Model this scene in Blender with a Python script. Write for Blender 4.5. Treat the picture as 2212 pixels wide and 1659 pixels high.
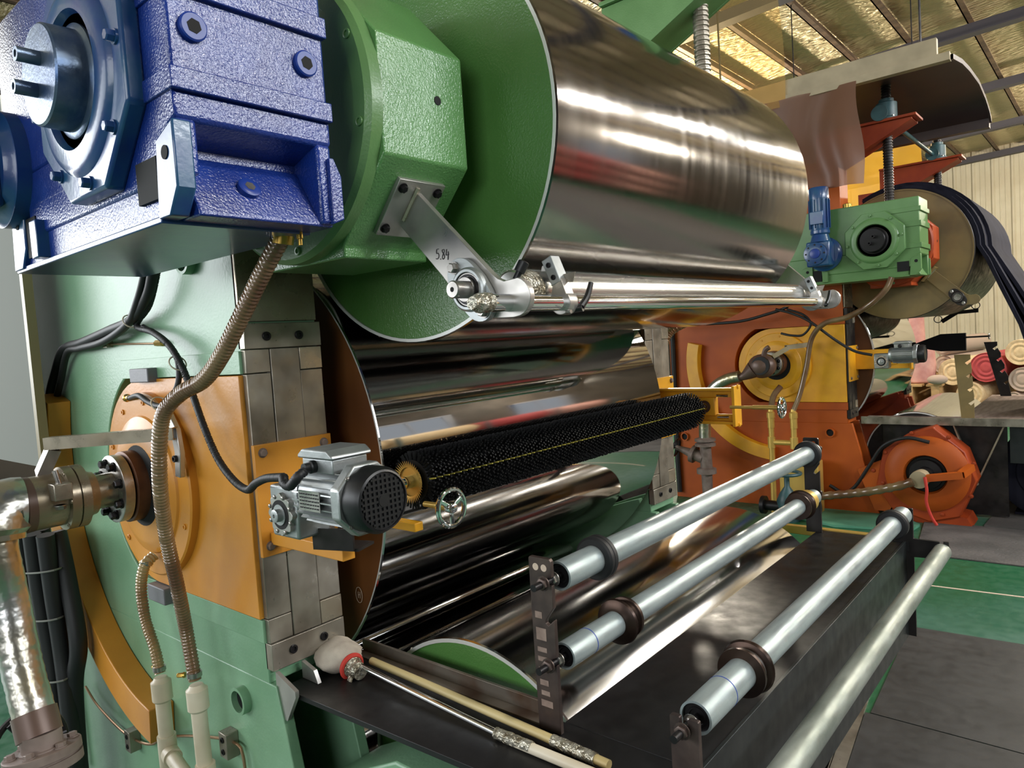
import bpy, bmesh, math, random
from mathutils import Vector, Matrix, Quaternion
random.seed(7)
S = bpy.context.scene
for o in list(bpy.data.objects):
    bpy.data.objects.remove(o)
PI = math.pi
rnd = random.uniform

# ------------------------------------------------------------------ camera
cd = bpy.data.cameras.new('camera')
cam = bpy.data.objects.new('camera', cd)
S.collection.objects.link(cam)
cd.sensor_width = 36.0
cd.lens = 36.0 * 1547.08 / 2212.0
cd.clip_start = 0.02
cd.clip_end = 200
# columns: camera right, up, back in the hall's axes (X across, Y along the rolls, Z up)
cam.matrix_world = Matrix((
    (0.76125881, 0.01148292, 0.64834648, 0.0),
    (0.64508191, 0.08833556, -0.75899022, 0.0),
    (-0.06598747, 0.99602458, 0.05983880, 1.5),
    (0, 0, 0, 1)))
S.camera = cam

# ------------------------------------------------------------------ view, world, lights
S.view_settings.view_transform = 'Standard'
S.view_settings.look = 'None'
S.view_settings.exposure = 0.22
S.view_settings.gamma = 1.0
S.view_settings.use_curve_mapping = False
W = bpy.data.worlds.new('sky')
S.world = W
W.use_nodes = True
W.node_tree.nodes['Background'].inputs[0].default_value = (0.62, 0.75, 0.95, 1)
W.node_tree.nodes['Background'].inputs[1].default_value = 0.2

def area(name, loc, target, sx, sy, power, col):
    l = bpy.data.lights.new(name, 'AREA')
    l.shape = 'RECTANGLE'; l.size = sx; l.size_y = sy; l.energy = power; l.color = col
    o = bpy.data.objects.new(name, l)
    S.collection.objects.link(o)
    o.location = loc
    o.rotation_euler = (Vector(target) - Vector(loc)).to_track_quat('-Z', 'Y').to_euler()
    return o

DAY = (0.93, 0.97, 1.0)
# daylight entering through the hall's windows, plus one added frontal fill
area('daylight_window_left', (-8.8, -2.4, 2.95), (0, -2.3, 2.9), 6.4, 3.5, 480, DAY)
area('daylight_window_near', (-5.2, -5.8, 2.9), (-4.4, 0, 2.4), 6.8, 2.4, 230, DAY)
area('fill_light_near', (1.6, -5.8, 2.9), (0.6, 0, 2.0), 4.4, 2.4, 170, DAY)  # frontal fill for the end discs, added behind the camera
for wy in (4.4, 7.9, 11.4):
    area('daylight_window_right', (5.88, wy, 2.75), (0, wy, 2.0), 1.8, 1.2, 2.0, DAY)
area('daylight_clerestory', (5.88, 4.4, 4.62), (0, 4.0, 2.2), 6.4, .85, 420, DAY)

# ------------------------------------------------------------------ geometry helpers
def V(*a):
    return Vector(a)

class G:
    def __init__(s):
        s.v = []; s.f = []
    def add(s, vs, fs):
        o = len(s.v)
        s.v += [Vector(p) for p in vs]
        s.f += [tuple(i + o for i in f) for f in fs]
        return s
    def box(s, x0, x1, y0, y1, z0, z1):
        vs = [(x, y, z) for x in (x0, x1) for y in (y0, y1) for z in (z0, z1)]
        return s.add(vs, [(0, 1, 3, 2), (4, 6, 7, 5), (0, 4, 5, 1), (2, 3, 7, 6), (0, 2, 6, 4), (1, 5, 7, 3)])
    def obox(s, c, size, ux, uy, uz=None):
        ux = Vector(ux).normalized(); uy = Vector(uy); uy = (uy - ux * uy.dot(ux)).normalized(); uz = ux.cross(uy)
        c = Vector(c); vs = []
        for a in (-.5, .5):
            for b in (-.5, .5):
                for d in (-.5, .5):
                    vs.append(c + ux * a * size[0] + uy * b * size[1] + uz * d * size[2])
        return s.add(vs, [(0, 1, 3, 2), (4, 6, 7, 5), (0, 4, 5, 1), (2, 3, 7, 6), (0, 2, 6, 4), (1, 5, 7, 3)])
    def lathe(s, p, d, prof, n=32, a0=0.0, a1=2 * PI):
        d = Vector(d).normalized(); p = Vector(p)
        u = d.orthogonal().normalized(); w = d.cross(u)
        full = abs(a1 - a0 - 2 * PI) < 1e-6
        m = n if full else n + 1
        vs = []; fs = []
        for t, r in prof:
            for k in range(m):
                a = a0 + (a1 - a0) * k / n
                vs.append(p + d * t + (u * math.cos(a) + w * math.sin(a)) * r)
        for i in range(len(prof) - 1):
            for k in range(n):
                k2 = (k + 1) % m
                fs.append((i * m + k, i * m + k2, (i + 1) * m + k2, (i + 1) * m + k))
        if full:
            if prof[0][1] > 1e-5: fs.append(tuple(range(m - 1, -1, -1)))
            if prof[-1][1] > 1e-5: fs.append(tuple(range((len(prof) - 1) * m, len(prof) * m)))
        return s.add(vs, fs)
    def cyl(s, p0, p1, r, n=24, r2=None):
        p0 = Vector(p0); d = Vector(p1) - p0
        return s.lathe(p0, d, [(0, r), (d.length, r if r2 is None else r2)], n)
    def pipe(s, p0, p1, r, ri, n=32):
        p0 = Vector(p0); d = Vector(p1) - p0; l = d.length
        dd = d.normalized(); u = dd.orthogonal().normalized(); w = dd.cross(u)
        prof = [(0, ri), (0, r), (l, r), (l, ri)]
        vs = []; fs = []
        for t, q in prof:
            for k in range(n):
                a = 2 * PI * k / n
                vs.append(p0 + dd * t + (u * math.cos(a) + w * math.sin(a)) * q)
        for i in range(4):
            j = (i + 1) % 4
            for k in range(n):
                k2 = (k + 1) % n
                fs.append((i * n + k, i * n + k2, j * n + k2, j * n + k))
        return s.add(vs, fs)
    def prism(s, poly, ax, a, b):
        def q(u, v, t):
            return {'Y': (u, t, v), 'X': (t, u, v), 'Z': (u, v, t)}[ax]
        n = len(poly)
        vs = [q(u, v, a) for u, v in poly] + [q(u, v, b) for u, v in poly]
        fs = [tuple(range(n)), tuple(range(2 * n - 1, n - 1, -1))]
        fs += [(i, i + n, (i + 1) % n + n, (i + 1) % n) for i in range(n)]
        return s.add(vs, fs)
    def slab(s, poly, normal, th):
        n = len(poly); d = Vector(normal).normalized() * th
        vs = [Vector(p) for p in poly] + [Vector(p) + d for p in poly]
        fs = [tuple(range(n)), tuple(range(2 * n - 1, n - 1, -1))]
        fs += [(i, i + n, (i + 1) % n + n, (i + 1) % n) for i in range(n)]
        return s.add(vs, fs)
    def sph(s, c, r, n=12, sc=(1, 1, 1)):
        c = Vector(c); vs = []; fs = []
        for i in range(n + 1):
            t = PI * i / n
            for k in range(2 * n):
                a = PI * k / n
                vs.append(c + Vector((r * sc[0] * math.sin(t) * math.cos(a), r * sc[1] * math.sin(t) * math.sin(a), r * sc[2] * math.cos(t))))
        for i in range(n):
            for k in range(2 * n):
                k2 = (k + 1) % (2 * n)
                fs.append((i * 2 * n + k, (i + 1) * 2 * n + k, (i + 1) * 2 * n + k2, i * 2 * n + k2))
        return s.add(vs, fs)
    def torus(s, c, d, R, r, n=32, m=8, a0=0.0, a1=2 * PI):
        d = Vector(d).normalized(); u = d.orthogonal().normalized(); w = d.cross(u); c = Vector(c)
        vs = []; fs = []
        full = abs(a1 - a0 - 2 * PI) < 1e-6
        N = n if full else n + 1
        for k in range(N):
            a = a0 + (a1 - a0) * k / n; e = u * math.cos(a) + w * math.sin(a)
            for j in range(m):
                b = 2 * PI * j / m
                vs.append(c + e * (R + r * math.cos(b)) + d * r * math.sin(b))
        for k in range(n):
            for j in range(m):
                k2 = (k + 1) % N; j2 = (j + 1) % m
                fs.append((k * m + j, k2 * m + j, k2 * m + j2, k * m + j2))
        return s.add(vs, fs)
    def tube(s, pts, r, n=10, step=0.012, rf=None, smooth=True):
        P = [Vector(p) for p in pts]
        if smooth and len(P) > 2:
            Q = [P[0] * 2 - P[1]] + P + [P[-1] * 2 - P[-2]]
            out = []
            for i in range(1, len(Q) - 2):
                p0, p1, p2, p3 = Q[i - 1], Q[i], Q[i + 1], Q[i + 2]
                m = max(2, int((p2 - p1).length / step))
                for k in range(m):
                    t = k / m
                    out.append(0.5 * ((2 * p1) + (p2 - p0) * t + (2 * p0 - 5 * p1 + 4 * p2 - p3) * t * t + (3 * p1 - p0 - 3 * p2 + p3) * t ** 3))
            out.append(P[-1]); P = out
        d = (P[1] - P[0]).normalized(); u = d.orthogonal().normalized()
        vs = []; fs = []; L = 0.0
        for i, p in enumerate(P):
            if i: L += (p - P[i - 1]).length
            d2 = (P[min(i + 1, len(P) - 1)] - P[max(i - 1, 0)]).normalized()
            u = (u - d2 * u.dot(d2)).normalized(); w = d2.cross(u)
            rr = rf(L, i) if rf else r
            for k in range(n):
                a = 2 * PI * k / n
                vs.append(p + (u * math.cos(a) + w * math.sin(a)) * rr)
        for i in range(len(P) - 1):
            for k in range(n):
                k2 = (k + 1) % n
                fs.append((i * n + k, i * n + k2, (i + 1) * n + k2, (i + 1) * n + k))
        fs.append(tuple(range(n - 1, -1, -1))); fs.append(tuple(range((len(P) - 1) * n, len(P) * n)))
        return s.add(vs, fs)

def link(o):
    S.collection.objects.link(o)
    return o

def root_of(o):
    while o.parent: o = o.parent
    return o

def tag(o, label=None, cat=None, group=None, kind=None):
    if label: o['label'] = label
    if cat: o['category'] = cat
    if group: o['group'] = group
    if kind: o['kind'] = kind
    return o

def thing(name, label, cat, loc=(0, 0, 0), group=None, kind=None):
    o = bpy.data.objects.new(name, None)
    o.empty_display_size = 0.05
    o.location = loc
    link(o)
    return tag(o, label, cat, group, kind)

def mesh_of(name, g, org, m, ang=0.6):
    me = bpy.data.meshes.new(name)
    bm = bmesh.new()
    vs = [bm.verts.new(p - org) for p in g.v]
    for f in g.f:
        try: bm.faces.new([vs[i] for i in f])
        except ValueError: pass
    bmesh.ops.recalc_face_normals(bm, faces=bm.faces)
    big = [f for f in bm.faces if len(f.verts) > 4]
    if big: bmesh.ops.triangulate(bm, faces=big)
    bm.to_mesh(me); bm.free()
    me.shade_smooth()
    me.set_sharp_from_angle(angle=ang)
    me.materials.append(m)
    return me

def obj(name, g, m, parent=None, label=None, cat=None, group=None, kind=None, bevel=0.0, ang=0.6):
    if parent is None:
        xs = [p.x for p in g.v]; ys = [p.y for p in g.v]; zs = [p.z for p in g.v]
        org = Vector(((min(xs) + max(xs)) / 2, (min(ys) + max(ys)) / 2, min(zs)))
    else:
        org = Vector(root_of(parent).location)
    o = bpy.data.objects.new(name, mesh_of(name, g, org, m, ang))
    link(o)
    if parent is None: o.location = org
    else: o.parent = parent
    if bevel:
        b = o.modifiers.new('edge', 'BEVEL'); b.width = bevel; b.segments = 2; b.limit_method = 'ANGLE'; b.angle_limit = 0.7
        b.harden_normals = False
    return tag(o, label, cat, group, kind)

_cache = {}
def inst(name, key, build, m, parent, p, d=(0, 0, 1), up=None):
    """a copy of a small shared piece, its own +Z turned to d"""
    k = (key, m.name)
    if k not in _cache:
        _cache[k] = mesh_of(name, build(), Vector((0, 0, 0)), m)
    o = bpy.data.objects.new(name, _cache[k]); link(o)
    if parent is not None:
        o.parent = parent
        o.location = Vector(p) - Vector(root_of(parent).location)
    else:
        o.location = p
    o.rotation_mode = 'QUATERNION'
    o.rotation_quaternion = Vector(d).normalized().to_track_quat('Z', 'Y')
    return o

def hexg(r, h, washer=True):
    g = G()
    if washer: g.lathe((0, 0, 0), (0, 0, 1), [(0, r * 1.25), (h * .22, r * 1.25)], 16)
    g.lathe((0, 0, 0), (0, 0, 1), [(0, r), (h * .88, r), (h, r * .82)], 6)
    return g
def bolt(parent, p, d, r, h, m, name='bolt'):
    return inst(name, ('hex', r, h), lambda: hexg(r, h), m, parent, p, d)
def sockg(r, h):
    return G().lathe((0, 0, 0), (0, 0, 1), [(0, r), (h * .85, r), (h, r * .9), (h, r * .55), (h * .35, r * .5), (h * .35, 0)], 16)
def socket(parent, p, d, r, h, m, name='bolt'):
    return inst(name, ('sock', r, h), lambda: sockg(r, h), m, parent, p, d)
def arc(cx, cz, r, a0, a1, n=24):
    return [(cx + r * math.cos(math.radians(a0 + (a1 - a0) * k / n)), cz + r * math.sin(math.radians(a0 + (a1 - a0) * k / n))) for k in range(n + 1)]

# ------------------------------------------------------------------ materials
def srgb(r, g, b):
    def f(c):
        c /= 255.0
        return c / 12.92 if c <= 0.04045 else ((c + 0.055) / 1.055) ** 2.4
    return (f(r), f(g), f(b), 1)

def mat(name, col, rough=0.4, metal=0.0, col2=None, cscale=6.0, cstretch=(1, 1, 1), csharp=(0.35, 0.65), bump=0.0, bscale=150.0, bstretch=(1, 1, 1), rvar=0.0, rscale=20.0, rstretch=(1, 1, 1), coat=0.0, trans=0.0, alpha=1.0, spec=0.5, aniso=0.0, detail=3.0, bdist=0.002):
    m = bpy.data.materials.new(name); m.use_nodes = True
    nt = m.node_tree; N = nt.nodes; Lk = nt.links
    b = N['Principled BSDF']
    b.inputs['Base Color'].default_value = col
    b.inputs['Roughness'].default_value = rough
    b.inputs['Metallic'].default_value = metal
    b.inputs['Coat Weight'].default_value = coat
    b.inputs['Coat Roughness'].default_value = 0.08
    b.inputs['Transmission Weight'].default_value = trans
    b.inputs['Alpha'].default_value = alpha
    b.inputs['Specular IOR Level'].default_value = spec
    b.inputs['Anisotropic'].default_value = aniso
    tc = None
    def coords(st):
        nonlocal tc
        if tc is None: tc = N.new('ShaderNodeTexCoord')
        mp = N.new('ShaderNodeMapping'); mp.inputs['Scale'].default_value = st
        Lk.new(tc.outputs['Object'], mp.inputs['Vector'])
        return mp.outputs['Vector']
    def noise(sc, st, det):
        t = N.new('ShaderNodeTexNoise'); t.inputs['Scale'].default_value = sc; t.inputs['Detail'].default_value = det
        Lk.new(coords(st), t.inputs['Vector'])
        return t.outputs['Fac']
    if col2 is not None:
        r = N.new('ShaderNodeMapRange'); r.inputs['From Min'].default_value = csharp[0]; r.inputs['From Max'].default_value = csharp[1]
        Lk.new(noise(cscale, cstretch, detail), r.inputs['Value'])
        x = N.new('ShaderNodeMix'); x.data_type = 'RGBA'
        x.inputs['A'].default_value = col; x.inputs['B'].default_value = col2
        Lk.new(r.outputs['Result'], x.inputs['Factor']); Lk.new(x.outputs['Result'], b.inputs['Base Color'])
    if rvar:
        r = N.new('ShaderNodeMapRange'); r.inputs['From Min'].default_value = 0.3; r.inputs['From Max'].default_value = 0.7
        r.inputs['To Min'].default_value = max(0.01, rough - rvar); r.inputs['To Max'].default_value = rough + rvar
        Lk.new(noise(rscale, rstretch, 4.0), r.inputs['Value']); Lk.new(r.outputs['Result'], b.inputs['Roughness'])
    if bump:
        k = N.new('ShaderNodeBump'); k.inputs['Strength'].default_value = bump; k.inputs['Distance'].default_value = bdist
        Lk.new(noise(bscale, bstretch, 2.0), k.inputs['Height']); Lk.new(k.outputs['Normal'], b.inputs['Normal']); Lk.new(k.outputs['Normal'], b.inputs['Coat Normal'])
    return m

M = {}
M['blue'] = mat('blue_paint', srgb(20, 44, 120), .30, col2=srgb(28, 58, 142), cscale=9, bump=1.0, bscale=215, bdist=.0015, coat=.6)
M['blue_smooth'] = mat('blue_smooth_paint', srgb(28, 60, 120), .28, col2=srgb(40, 84, 120), cscale=12, bump=.12, bscale=90, coat=.3)
M['blue_plug'] = mat('blue_plug_paint', srgb(30, 58, 140), .35)
M['silverpaint'] = mat('worn_blue_silver', srgb(120, 134, 150), .32, .6, col2=srgb(60, 84, 120), cscale=14, bump=.2, bscale=160)
M['green'] = mat('green_paint', srgb(88, 128, 74), .36, col2=srgb(100, 140, 86), cscale=5, bump=.22, bscale=170, coat=.1)
M['green_rough'] = mat('green_textured_paint', srgb(92, 142, 82), .32, col2=srgb(80, 128, 72), cscale=4, bump=1.0, bscale=230, bdist=.0014, coat=.6)
M['green_disc'] = mat('green_disc_paint', srgb(74, 118, 56), .3, col2=srgb(84, 130, 66), cscale=3, bump=1.0, bscale=230, bdist=.0010, coat=.5)
M['mint'] = mat('mint_green_paint', srgb(134, 174, 140), .4, col2=srgb(110, 152, 118), cscale=3.5, bump=.25, bscale=120, coat=.1)
M['amber'] = mat('amber_paint', srgb(214, 146, 48), .38, col2=srgb(196, 128, 40), cscale=4, bump=.15, bscale=110, coat=.1)
M['amber_dark'] = mat('dark_amber_paint', srgb(112, 66, 26), .5, col2=srgb(88, 50, 22), cscale=3)
M['yellow'] = mat('yellow_paint', srgb(232, 168, 28), .4, col2=srgb(214, 150, 30), cscale=6)
M['orange'] = mat('orange_paint', srgb(178, 84, 20), .5, spec=.3, col2=srgb(158, 70, 18), cscale=3, bump=.12, bscale=90)
M['red_orange'] = mat('red_orange_paint', srgb(164, 66, 22), .5, spec=.3, col2=srgb(134, 48, 20), cscale=4)
M['chrome'] = mat('chrome_drum', (0.50, 0.49, 0.48, 1), .05, 1.0, rvar=.03, rscale=9, rstretch=(1, .05, 1))
M['brushed'] = mat('brushed_roll_steel', (0.31, 0.295, 0.285, 1), .13, 1.0, rvar=.03, rscale=30, rstretch=(.05, 1.0, .05))
M['rollsteel'] = mat('front_roll_steel', (0.46, 0.45, 0.44, 1), .13, 1.0, rvar=.06, rscale=14, rstretch=(1, .15, 1))
M['rim'] = mat('polished_rim', (0.75, 0.75, 0.72, 1), .4, .4)
M['chrome_bar'] = mat('chromed_bar', (0.78, 0.79, 0.80, 1), .08, 1.0)
M['machined'] = mat('machined_steel', srgb(176, 172, 166), .3, .9, col2=srgb(150, 146, 142), cscale=30, rvar=.08)
M['zinc'] = mat('galvanised_steel', srgb(176, 188, 188), .38, .5, col2=srgb(140, 152, 156), cscale=40, cstretch=(1, .12, 1), bump=.15, bscale=90, rvar=.1)
M['zinc_old'] = mat('worn_galvanised_steel', srgb(170, 176, 168), .45, .55, col2=srgb(122, 130, 122), cscale=22, cstretch=(1, .2, 1), bump=.3, bscale=60, rvar=.1)
M['steel'] = mat('grey_plate_steel', srgb(172, 164, 150), .34, .65, col2=srgb(124, 116, 104), cscale=9, rvar=.1, bump=.08, bscale=60)
M['steel_light'] = mat('bright_plate_steel', srgb(178, 168, 150), .3, .6, col2=srgb(140, 126, 104), cscale=5, rvar=.1)
M['steel_dark'] = mat('dark_mill_steel', srgb(62, 58, 56), .42, .7, col2=srgb(40, 38, 38), cscale=7, rvar=.12, bump=.1, bscale=40)
M['bracket'] = mat('brown_flat_steel', srgb(96, 82, 76), .45, .7, col2=srgb(70, 60, 58), cscale=18, rvar=.1, bump=.1, bscale=80)
M['tabletop'] = mat('black_table_steel', srgb(36, 35, 36), .45, .35, col2=srgb(26, 25, 26), cscale=4, rvar=.1, bump=.05, bscale=30)
M['tableface'] = mat('dark_panel_steel', srgb(56, 60, 60), .4, .6, col2=srgb(44, 48, 48), cscale=5, cstretch=(1, 3, .4), rvar=.08)
M['alu'] = mat('cast_aluminium', srgb(176, 180, 180), .4, .8, col2=srgb(156, 160, 160), cscale=20, bump=.12, bscale=200)
M['satin'] = mat('satin_plate', srgb(190, 186, 180), .32, .75, col2=srgb(170, 166, 162), cscale=12, rvar=.06)
M['black'] = mat('black_plastic', srgb(22, 22, 24), .38)
M['rubber'] = mat('black_rubber', srgb(24, 24, 26), .55)
M['oxide'] = mat('black_oxide_steel', srgb(38, 36, 38), .35, .6)
M['darkbrown'] = mat('blued_steel_ring', srgb(70, 54, 46), .32, .8, col2=srgb(48, 38, 34), cscale=14)
M['rust'] = mat('rusty_steel', srgb(112, 72, 48), .5, .4, col2=srgb(84, 54, 38), cscale=16)
M['castbrown'] = mat('dusty_cast_iron', srgb(134, 118, 110), .6, .2, col2=srgb(104, 88, 80), cscale=14, bump=.3, bscale=60)
M['void'] = mat('deep_black', srgb(10, 10, 11), .8)
M['brass'] = mat('brass', srgb(206, 168, 84), .25, .9)
M['copper'] = mat('copper_line', srgb(176, 140, 110), .35, .8)
M['hose'] = mat('brown_spiral_hose', srgb(96, 62, 44), .25, .1, col2=srgb(140, 118, 84), cscale=5, coat=.5)
M['hosewire'] = mat('hose_wire', srgb(190, 170, 120), .3, .8)
M['clearhose'] = mat('clear_spiral_hose', srgb(176, 152, 106), .22, .1, col2=srgb(120, 78, 50), cscale=5, coat=.5)
M['pvc'] = mat('cream_pvc', srgb(216, 206, 184), .42, col2=srgb(198, 184, 158), cscale=8)
M['foil'] = mat('crinkled_foil', srgb(200, 200, 198), .28, .9, col2=srgb(170, 160, 130), cscale=5, bump=.7, bscale=30, bdist=.005)
M['tape'] = mat('brown_tape', srgb(98, 76, 66), .4, .2)
M['film'] = mat('clear_crinkled_film', srgb(200, 196, 180), .18, .6, col2=srgb(120, 110, 90), cscale=60, bump=1.0, bscale=140, bdist=.006)
M['cloth'] = mat('knit_glove', srgb(196, 186, 170), .85, col2=srgb(150, 138, 126), cscale=14, bump=.5, bscale=260, bstretch=(1, 4, 1))
M['red'] = mat('red_band', srgb(196, 56, 44), .7)
M['wood'] = mat('bamboo', srgb(206, 190, 140), .5, col2=srgb(182, 160, 108), cscale=6, cstretch=(.2, 4, 4))
M['rollertube'] = mat('idler_steel', srgb(186, 186, 182), .24, .9, rvar=.05, rscale=10, rstretch=(1, .2, 1))
M['shelfiron'] = mat('rust_stained_iron', srgb(120, 112, 102), .42, .6, col2=srgb(92, 66, 48), cscale=9, csharp=(.45, .7))
M['gold'] = mat('worn_gold_paint', srgb(214, 176, 92), .35, .5)
M['greypanel'] = mat('pale_grey_panel', srgb(128, 130, 124), .85, spec=.15)
M['beige'] = mat('beige_edge', srgb(140, 126, 92), .45)
M['greybox'] = mat('grey_plastic_block', srgb(112, 112, 116), .5, bump=.2, bscale=120)
M['floor_mat'] = mat('dark_floor_plate', srgb(66, 66, 66), .5, .15, col2=srgb(52, 52, 52), cscale=3, rvar=.1, bump=.05, bscale=40)
M['grey_mat'] = mat('grey_ribbed_mat', srgb(92, 88, 86), .7, col2=srgb(74, 72, 70), cscale=5, bump=.8, bscale=60, bstretch=(1, 1, 1), bdist=.006)
M['tarp'] = mat('green_tarp', srgb(96, 160, 130), .5, col2=srgb(80, 140, 116), cscale=4)
M['olive'] = mat('olive_disc_paint', srgb(138, 118, 70), .45, col2=srgb(108, 92, 58), cscale=4)
M['belt'] = mat('blue_black_belting', srgb(40, 40, 52), .85, spec=.12, col2=srgb(28, 28, 38), cscale=5, cstretch=(3, 1, .3))
M['teal'] = mat('teal_paint', srgb(52, 88, 92), .45, col2=srgb(40, 70, 74), cscale=12)
M['beam'] = mat('dark_rafter_paint', srgb(70, 66, 72), .6)
M['purlin'] = mat('rusty_purlin', srgb(120, 96, 76), .6, .2, col2=srgb(84, 66, 54), cscale=8)
M['hoodedge'] = mat('beige_hood_edge', srgb(170, 154, 124), .5, col2=srgb(150, 136, 108), cscale=6)
M['hood'] = mat('brown_hood_sheet', srgb(72, 56, 50), .5, col2=srgb(56, 44, 42), cscale=2)
M['cream_sheet'] = mat('cream_wall_sheet', srgb(212, 202, 178), .5, col2=srgb(200, 188, 162), cscale=2)
M['cream_rib'] = mat('cream_wall_rib', srgb(222, 214, 194), .5)
M['fabric_beige'] = mat('beige_fabric', srgb(214, 190, 150), .85, col2=srgb(196, 168, 128), cscale=20)
M['fabric_red'] = mat('red_fabric', srgb(176, 70, 70), .8, col2=srgb(160, 56, 62), cscale=8)
M['fabric_pink'] = mat('pink_wrapped_fabric', srgb(206, 160, 150), .5, col2=srgb(186, 130, 124), cscale=6)
M['fabric_grey'] = mat('grey_fabric', srgb(170, 150, 136), .85)
M['timber'] = mat('pale_timber', srgb(196, 160, 110), .7, col2=srgb(176, 138, 92), cscale=5, cstretch=(1, 6, 6))
M['weathered'] = mat('weathered_board', srgb(150, 130, 118), .7, col2=srgb(120, 100, 90), cscale=6, cstretch=(6, 1, 6))
M['shiny_sheet'] = mat('ridged_bright_sheet', srgb(190, 176, 150), .25, .8, col2=srgb(150, 132, 108), cscale=6)
M['glass'] = mat('window_glass', (0.9, 0.95, 1, 1), .1, trans=1.0)
M['blackbristle'] = mat('black_bristle', srgb(16, 16, 17), .6, spec=.25)
M['yellowbristle'] = mat('yellow_bristle', srgb(210, 196, 90), .5)
M['ink'] = mat('marker_ink', srgb(60, 56, 60), .7)
M['chalk'] = mat('white_chalk', srgb(210, 190, 170), .8)
M['blueink'] = mat('blue_ink', srgb(40, 70, 150), .6)
M['lampglow'] = mat('lamp_glow', (1, 1, 1, 1), .5)
bs = M['lampglow'].node_tree.nodes['Principled BSDF']; bs.inputs['Emission Color'].default_value = (1, .97, .9, 1); bs.inputs['Emission Strength'].default_value = 60

def sheer(name, col, dens, rough=.18, glow=0.0):
    """tinted see-through plastic"""
    m = bpy.data.materials.new(name); m.use_nodes = True
    nt = m.node_tree; N = nt.nodes
    b = N['Principled BSDF']; b.inputs['Base Color'].default_value = col; b.inputs['Roughness'].default_value = rough
    t = N.new('ShaderNodeBsdfTransparent'); t.inputs['Color'].default_value = tuple(0.4 + 0.6 * c for c in col[:3]) + (1,)
    x = N.new('ShaderNodeMixShader'); x.inputs['Fac'].default_value = dens
    body = b.outputs[0]
    if glow:   # light from behind shines through the film
        tl = N.new('ShaderNodeBsdfTranslucent'); tl.inputs['Color'].default_value = col
        y = N.new('ShaderNodeMixShader'); y.inputs['Fac'].default_value = glow
        nt.links.new(b.outputs[0], y.inputs[1]); nt.links.new(tl.outputs[0], y.inputs[2]); body = y.outputs[0]
    nt.links.new(t.outputs[0], x.inputs[1]); nt.links.new(body, x.inputs[2])
    nt.links.new(x.outputs[0], N['Material Output'].inputs['Surface'])
    return m
M['curtain'] = sheer('brown_clear_curtain', srgb(126, 88, 66), .62, .42)
M['yfilm'] = sheer('yellow_clear_film', srgb(250, 214, 140), .16)
M['yfilm2'] = sheer('yellow_cloudy_film', srgb(246, 190, 70), .6, .3, .7)

# floor paint: green, worn to grey-green and grey in patches
def floor_mat():
    m = mat('painted_floor', srgb(30, 92, 58), .42, col2=srgb(62, 108, 90), cscale=.9, csharp=(.42, .6), rvar=.12, bump=.1, bscale=25)
    return m
M['floor'] = floor_mat()
M['pit'] = mat('oily_concrete', srgb(34, 32, 30), .6, col2=srgb(22, 21, 20), cscale=3)
M['hallwall'] = mat('dark_hall_wall', srgb(74, 66, 58), .7, col2=srgb(54, 48, 42), cscale=1.5)
# roof lining: reflective quilted foil
def foil_roof():
    m = bpy.data.materials.new('roof_foil'); m.use_nodes = True
    nt = m.node_tree; N = nt.nodes; b = N['Principled BSDF']
    tc = N.new('ShaderNodeTexCoord'); mp = N.new('ShaderNodeMapping'); mp.inputs['Scale'].default_value = (5, 14, 1)
    mp.inputs['Rotation'].default_value = (0, 0, .5)
    t = N.new('ShaderNodeTexNoise'); t.inputs['Scale'].default_value = 1.6; t.inputs['Detail'].default_value = 3
    k = N.new('ShaderNodeBump'); k.inputs['Strength'].default_value = 1.0; k.inputs['Distance'].default_value = .12
    nt.links.new(tc.outputs['Object'], mp.inputs['Vector']); nt.links.new(mp.outputs['Vector'], t.inputs['Vector'])
    nt.links.new(t.outputs['Fac'], k.inputs['Height']); nt.links.new(k.outputs['Normal'], b.inputs['Normal'])
    b.inputs['Base Color'].default_value = srgb(234, 214, 172); b.inputs['Metallic'].default_value = .3; b.inputs['Roughness'].default_value = .4
    return m
M['rooffoil'] = foil_roof()

# ================================================================== the hall
X0, X1, Y0, Y1 = -9.0, 6.0, -6.0, 19.2
PA, PB, PD, PE, PF = -2.95, -1.39, 1.12, 2.755, 3.06      # pit under the rolls of the green machine, its aisle edge slightly askew
PC0, PC1 = -.615, -.834
g = G()
for (a, b, c, d) in ((X0, X1, Y0, PD), (X0, X1, PF, Y1), (X0, PA, PD, PF), (PA, PB, PE, PF)):
    g.add([(a, c, 0), (b, c, 0), (b, d, 0), (a, d, 0)], [(0, 1, 2, 3)])
g.add([(PC0, PD, 0), (X1, PD, 0), (X1, PF, 0), (PC1, PF, 0)], [(0, 1, 2, 3)])
floor_ = obj('floor', g, M['floor'], label='green painted workshop floor with worn grey patches', kind='structure')
ring = [(PA, PD), (PC0, PD), (PC1, PF), (PB, PF), (PB, PE), (PA, PE)]
g = G(); n = len(ring); vs = [(x, y, 0) for x, y in ring] + [(x, y, -.7) for x, y in ring]
g.add(vs, [(i, (i + 1) % n, (i + 1) % n + n, i + n) for i in range(n)] + [tuple(range(n, 2 * n))])
obj('floor_pit', g, M['pit'], label='dark concrete pit beneath the rolls', kind='structure')

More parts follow.
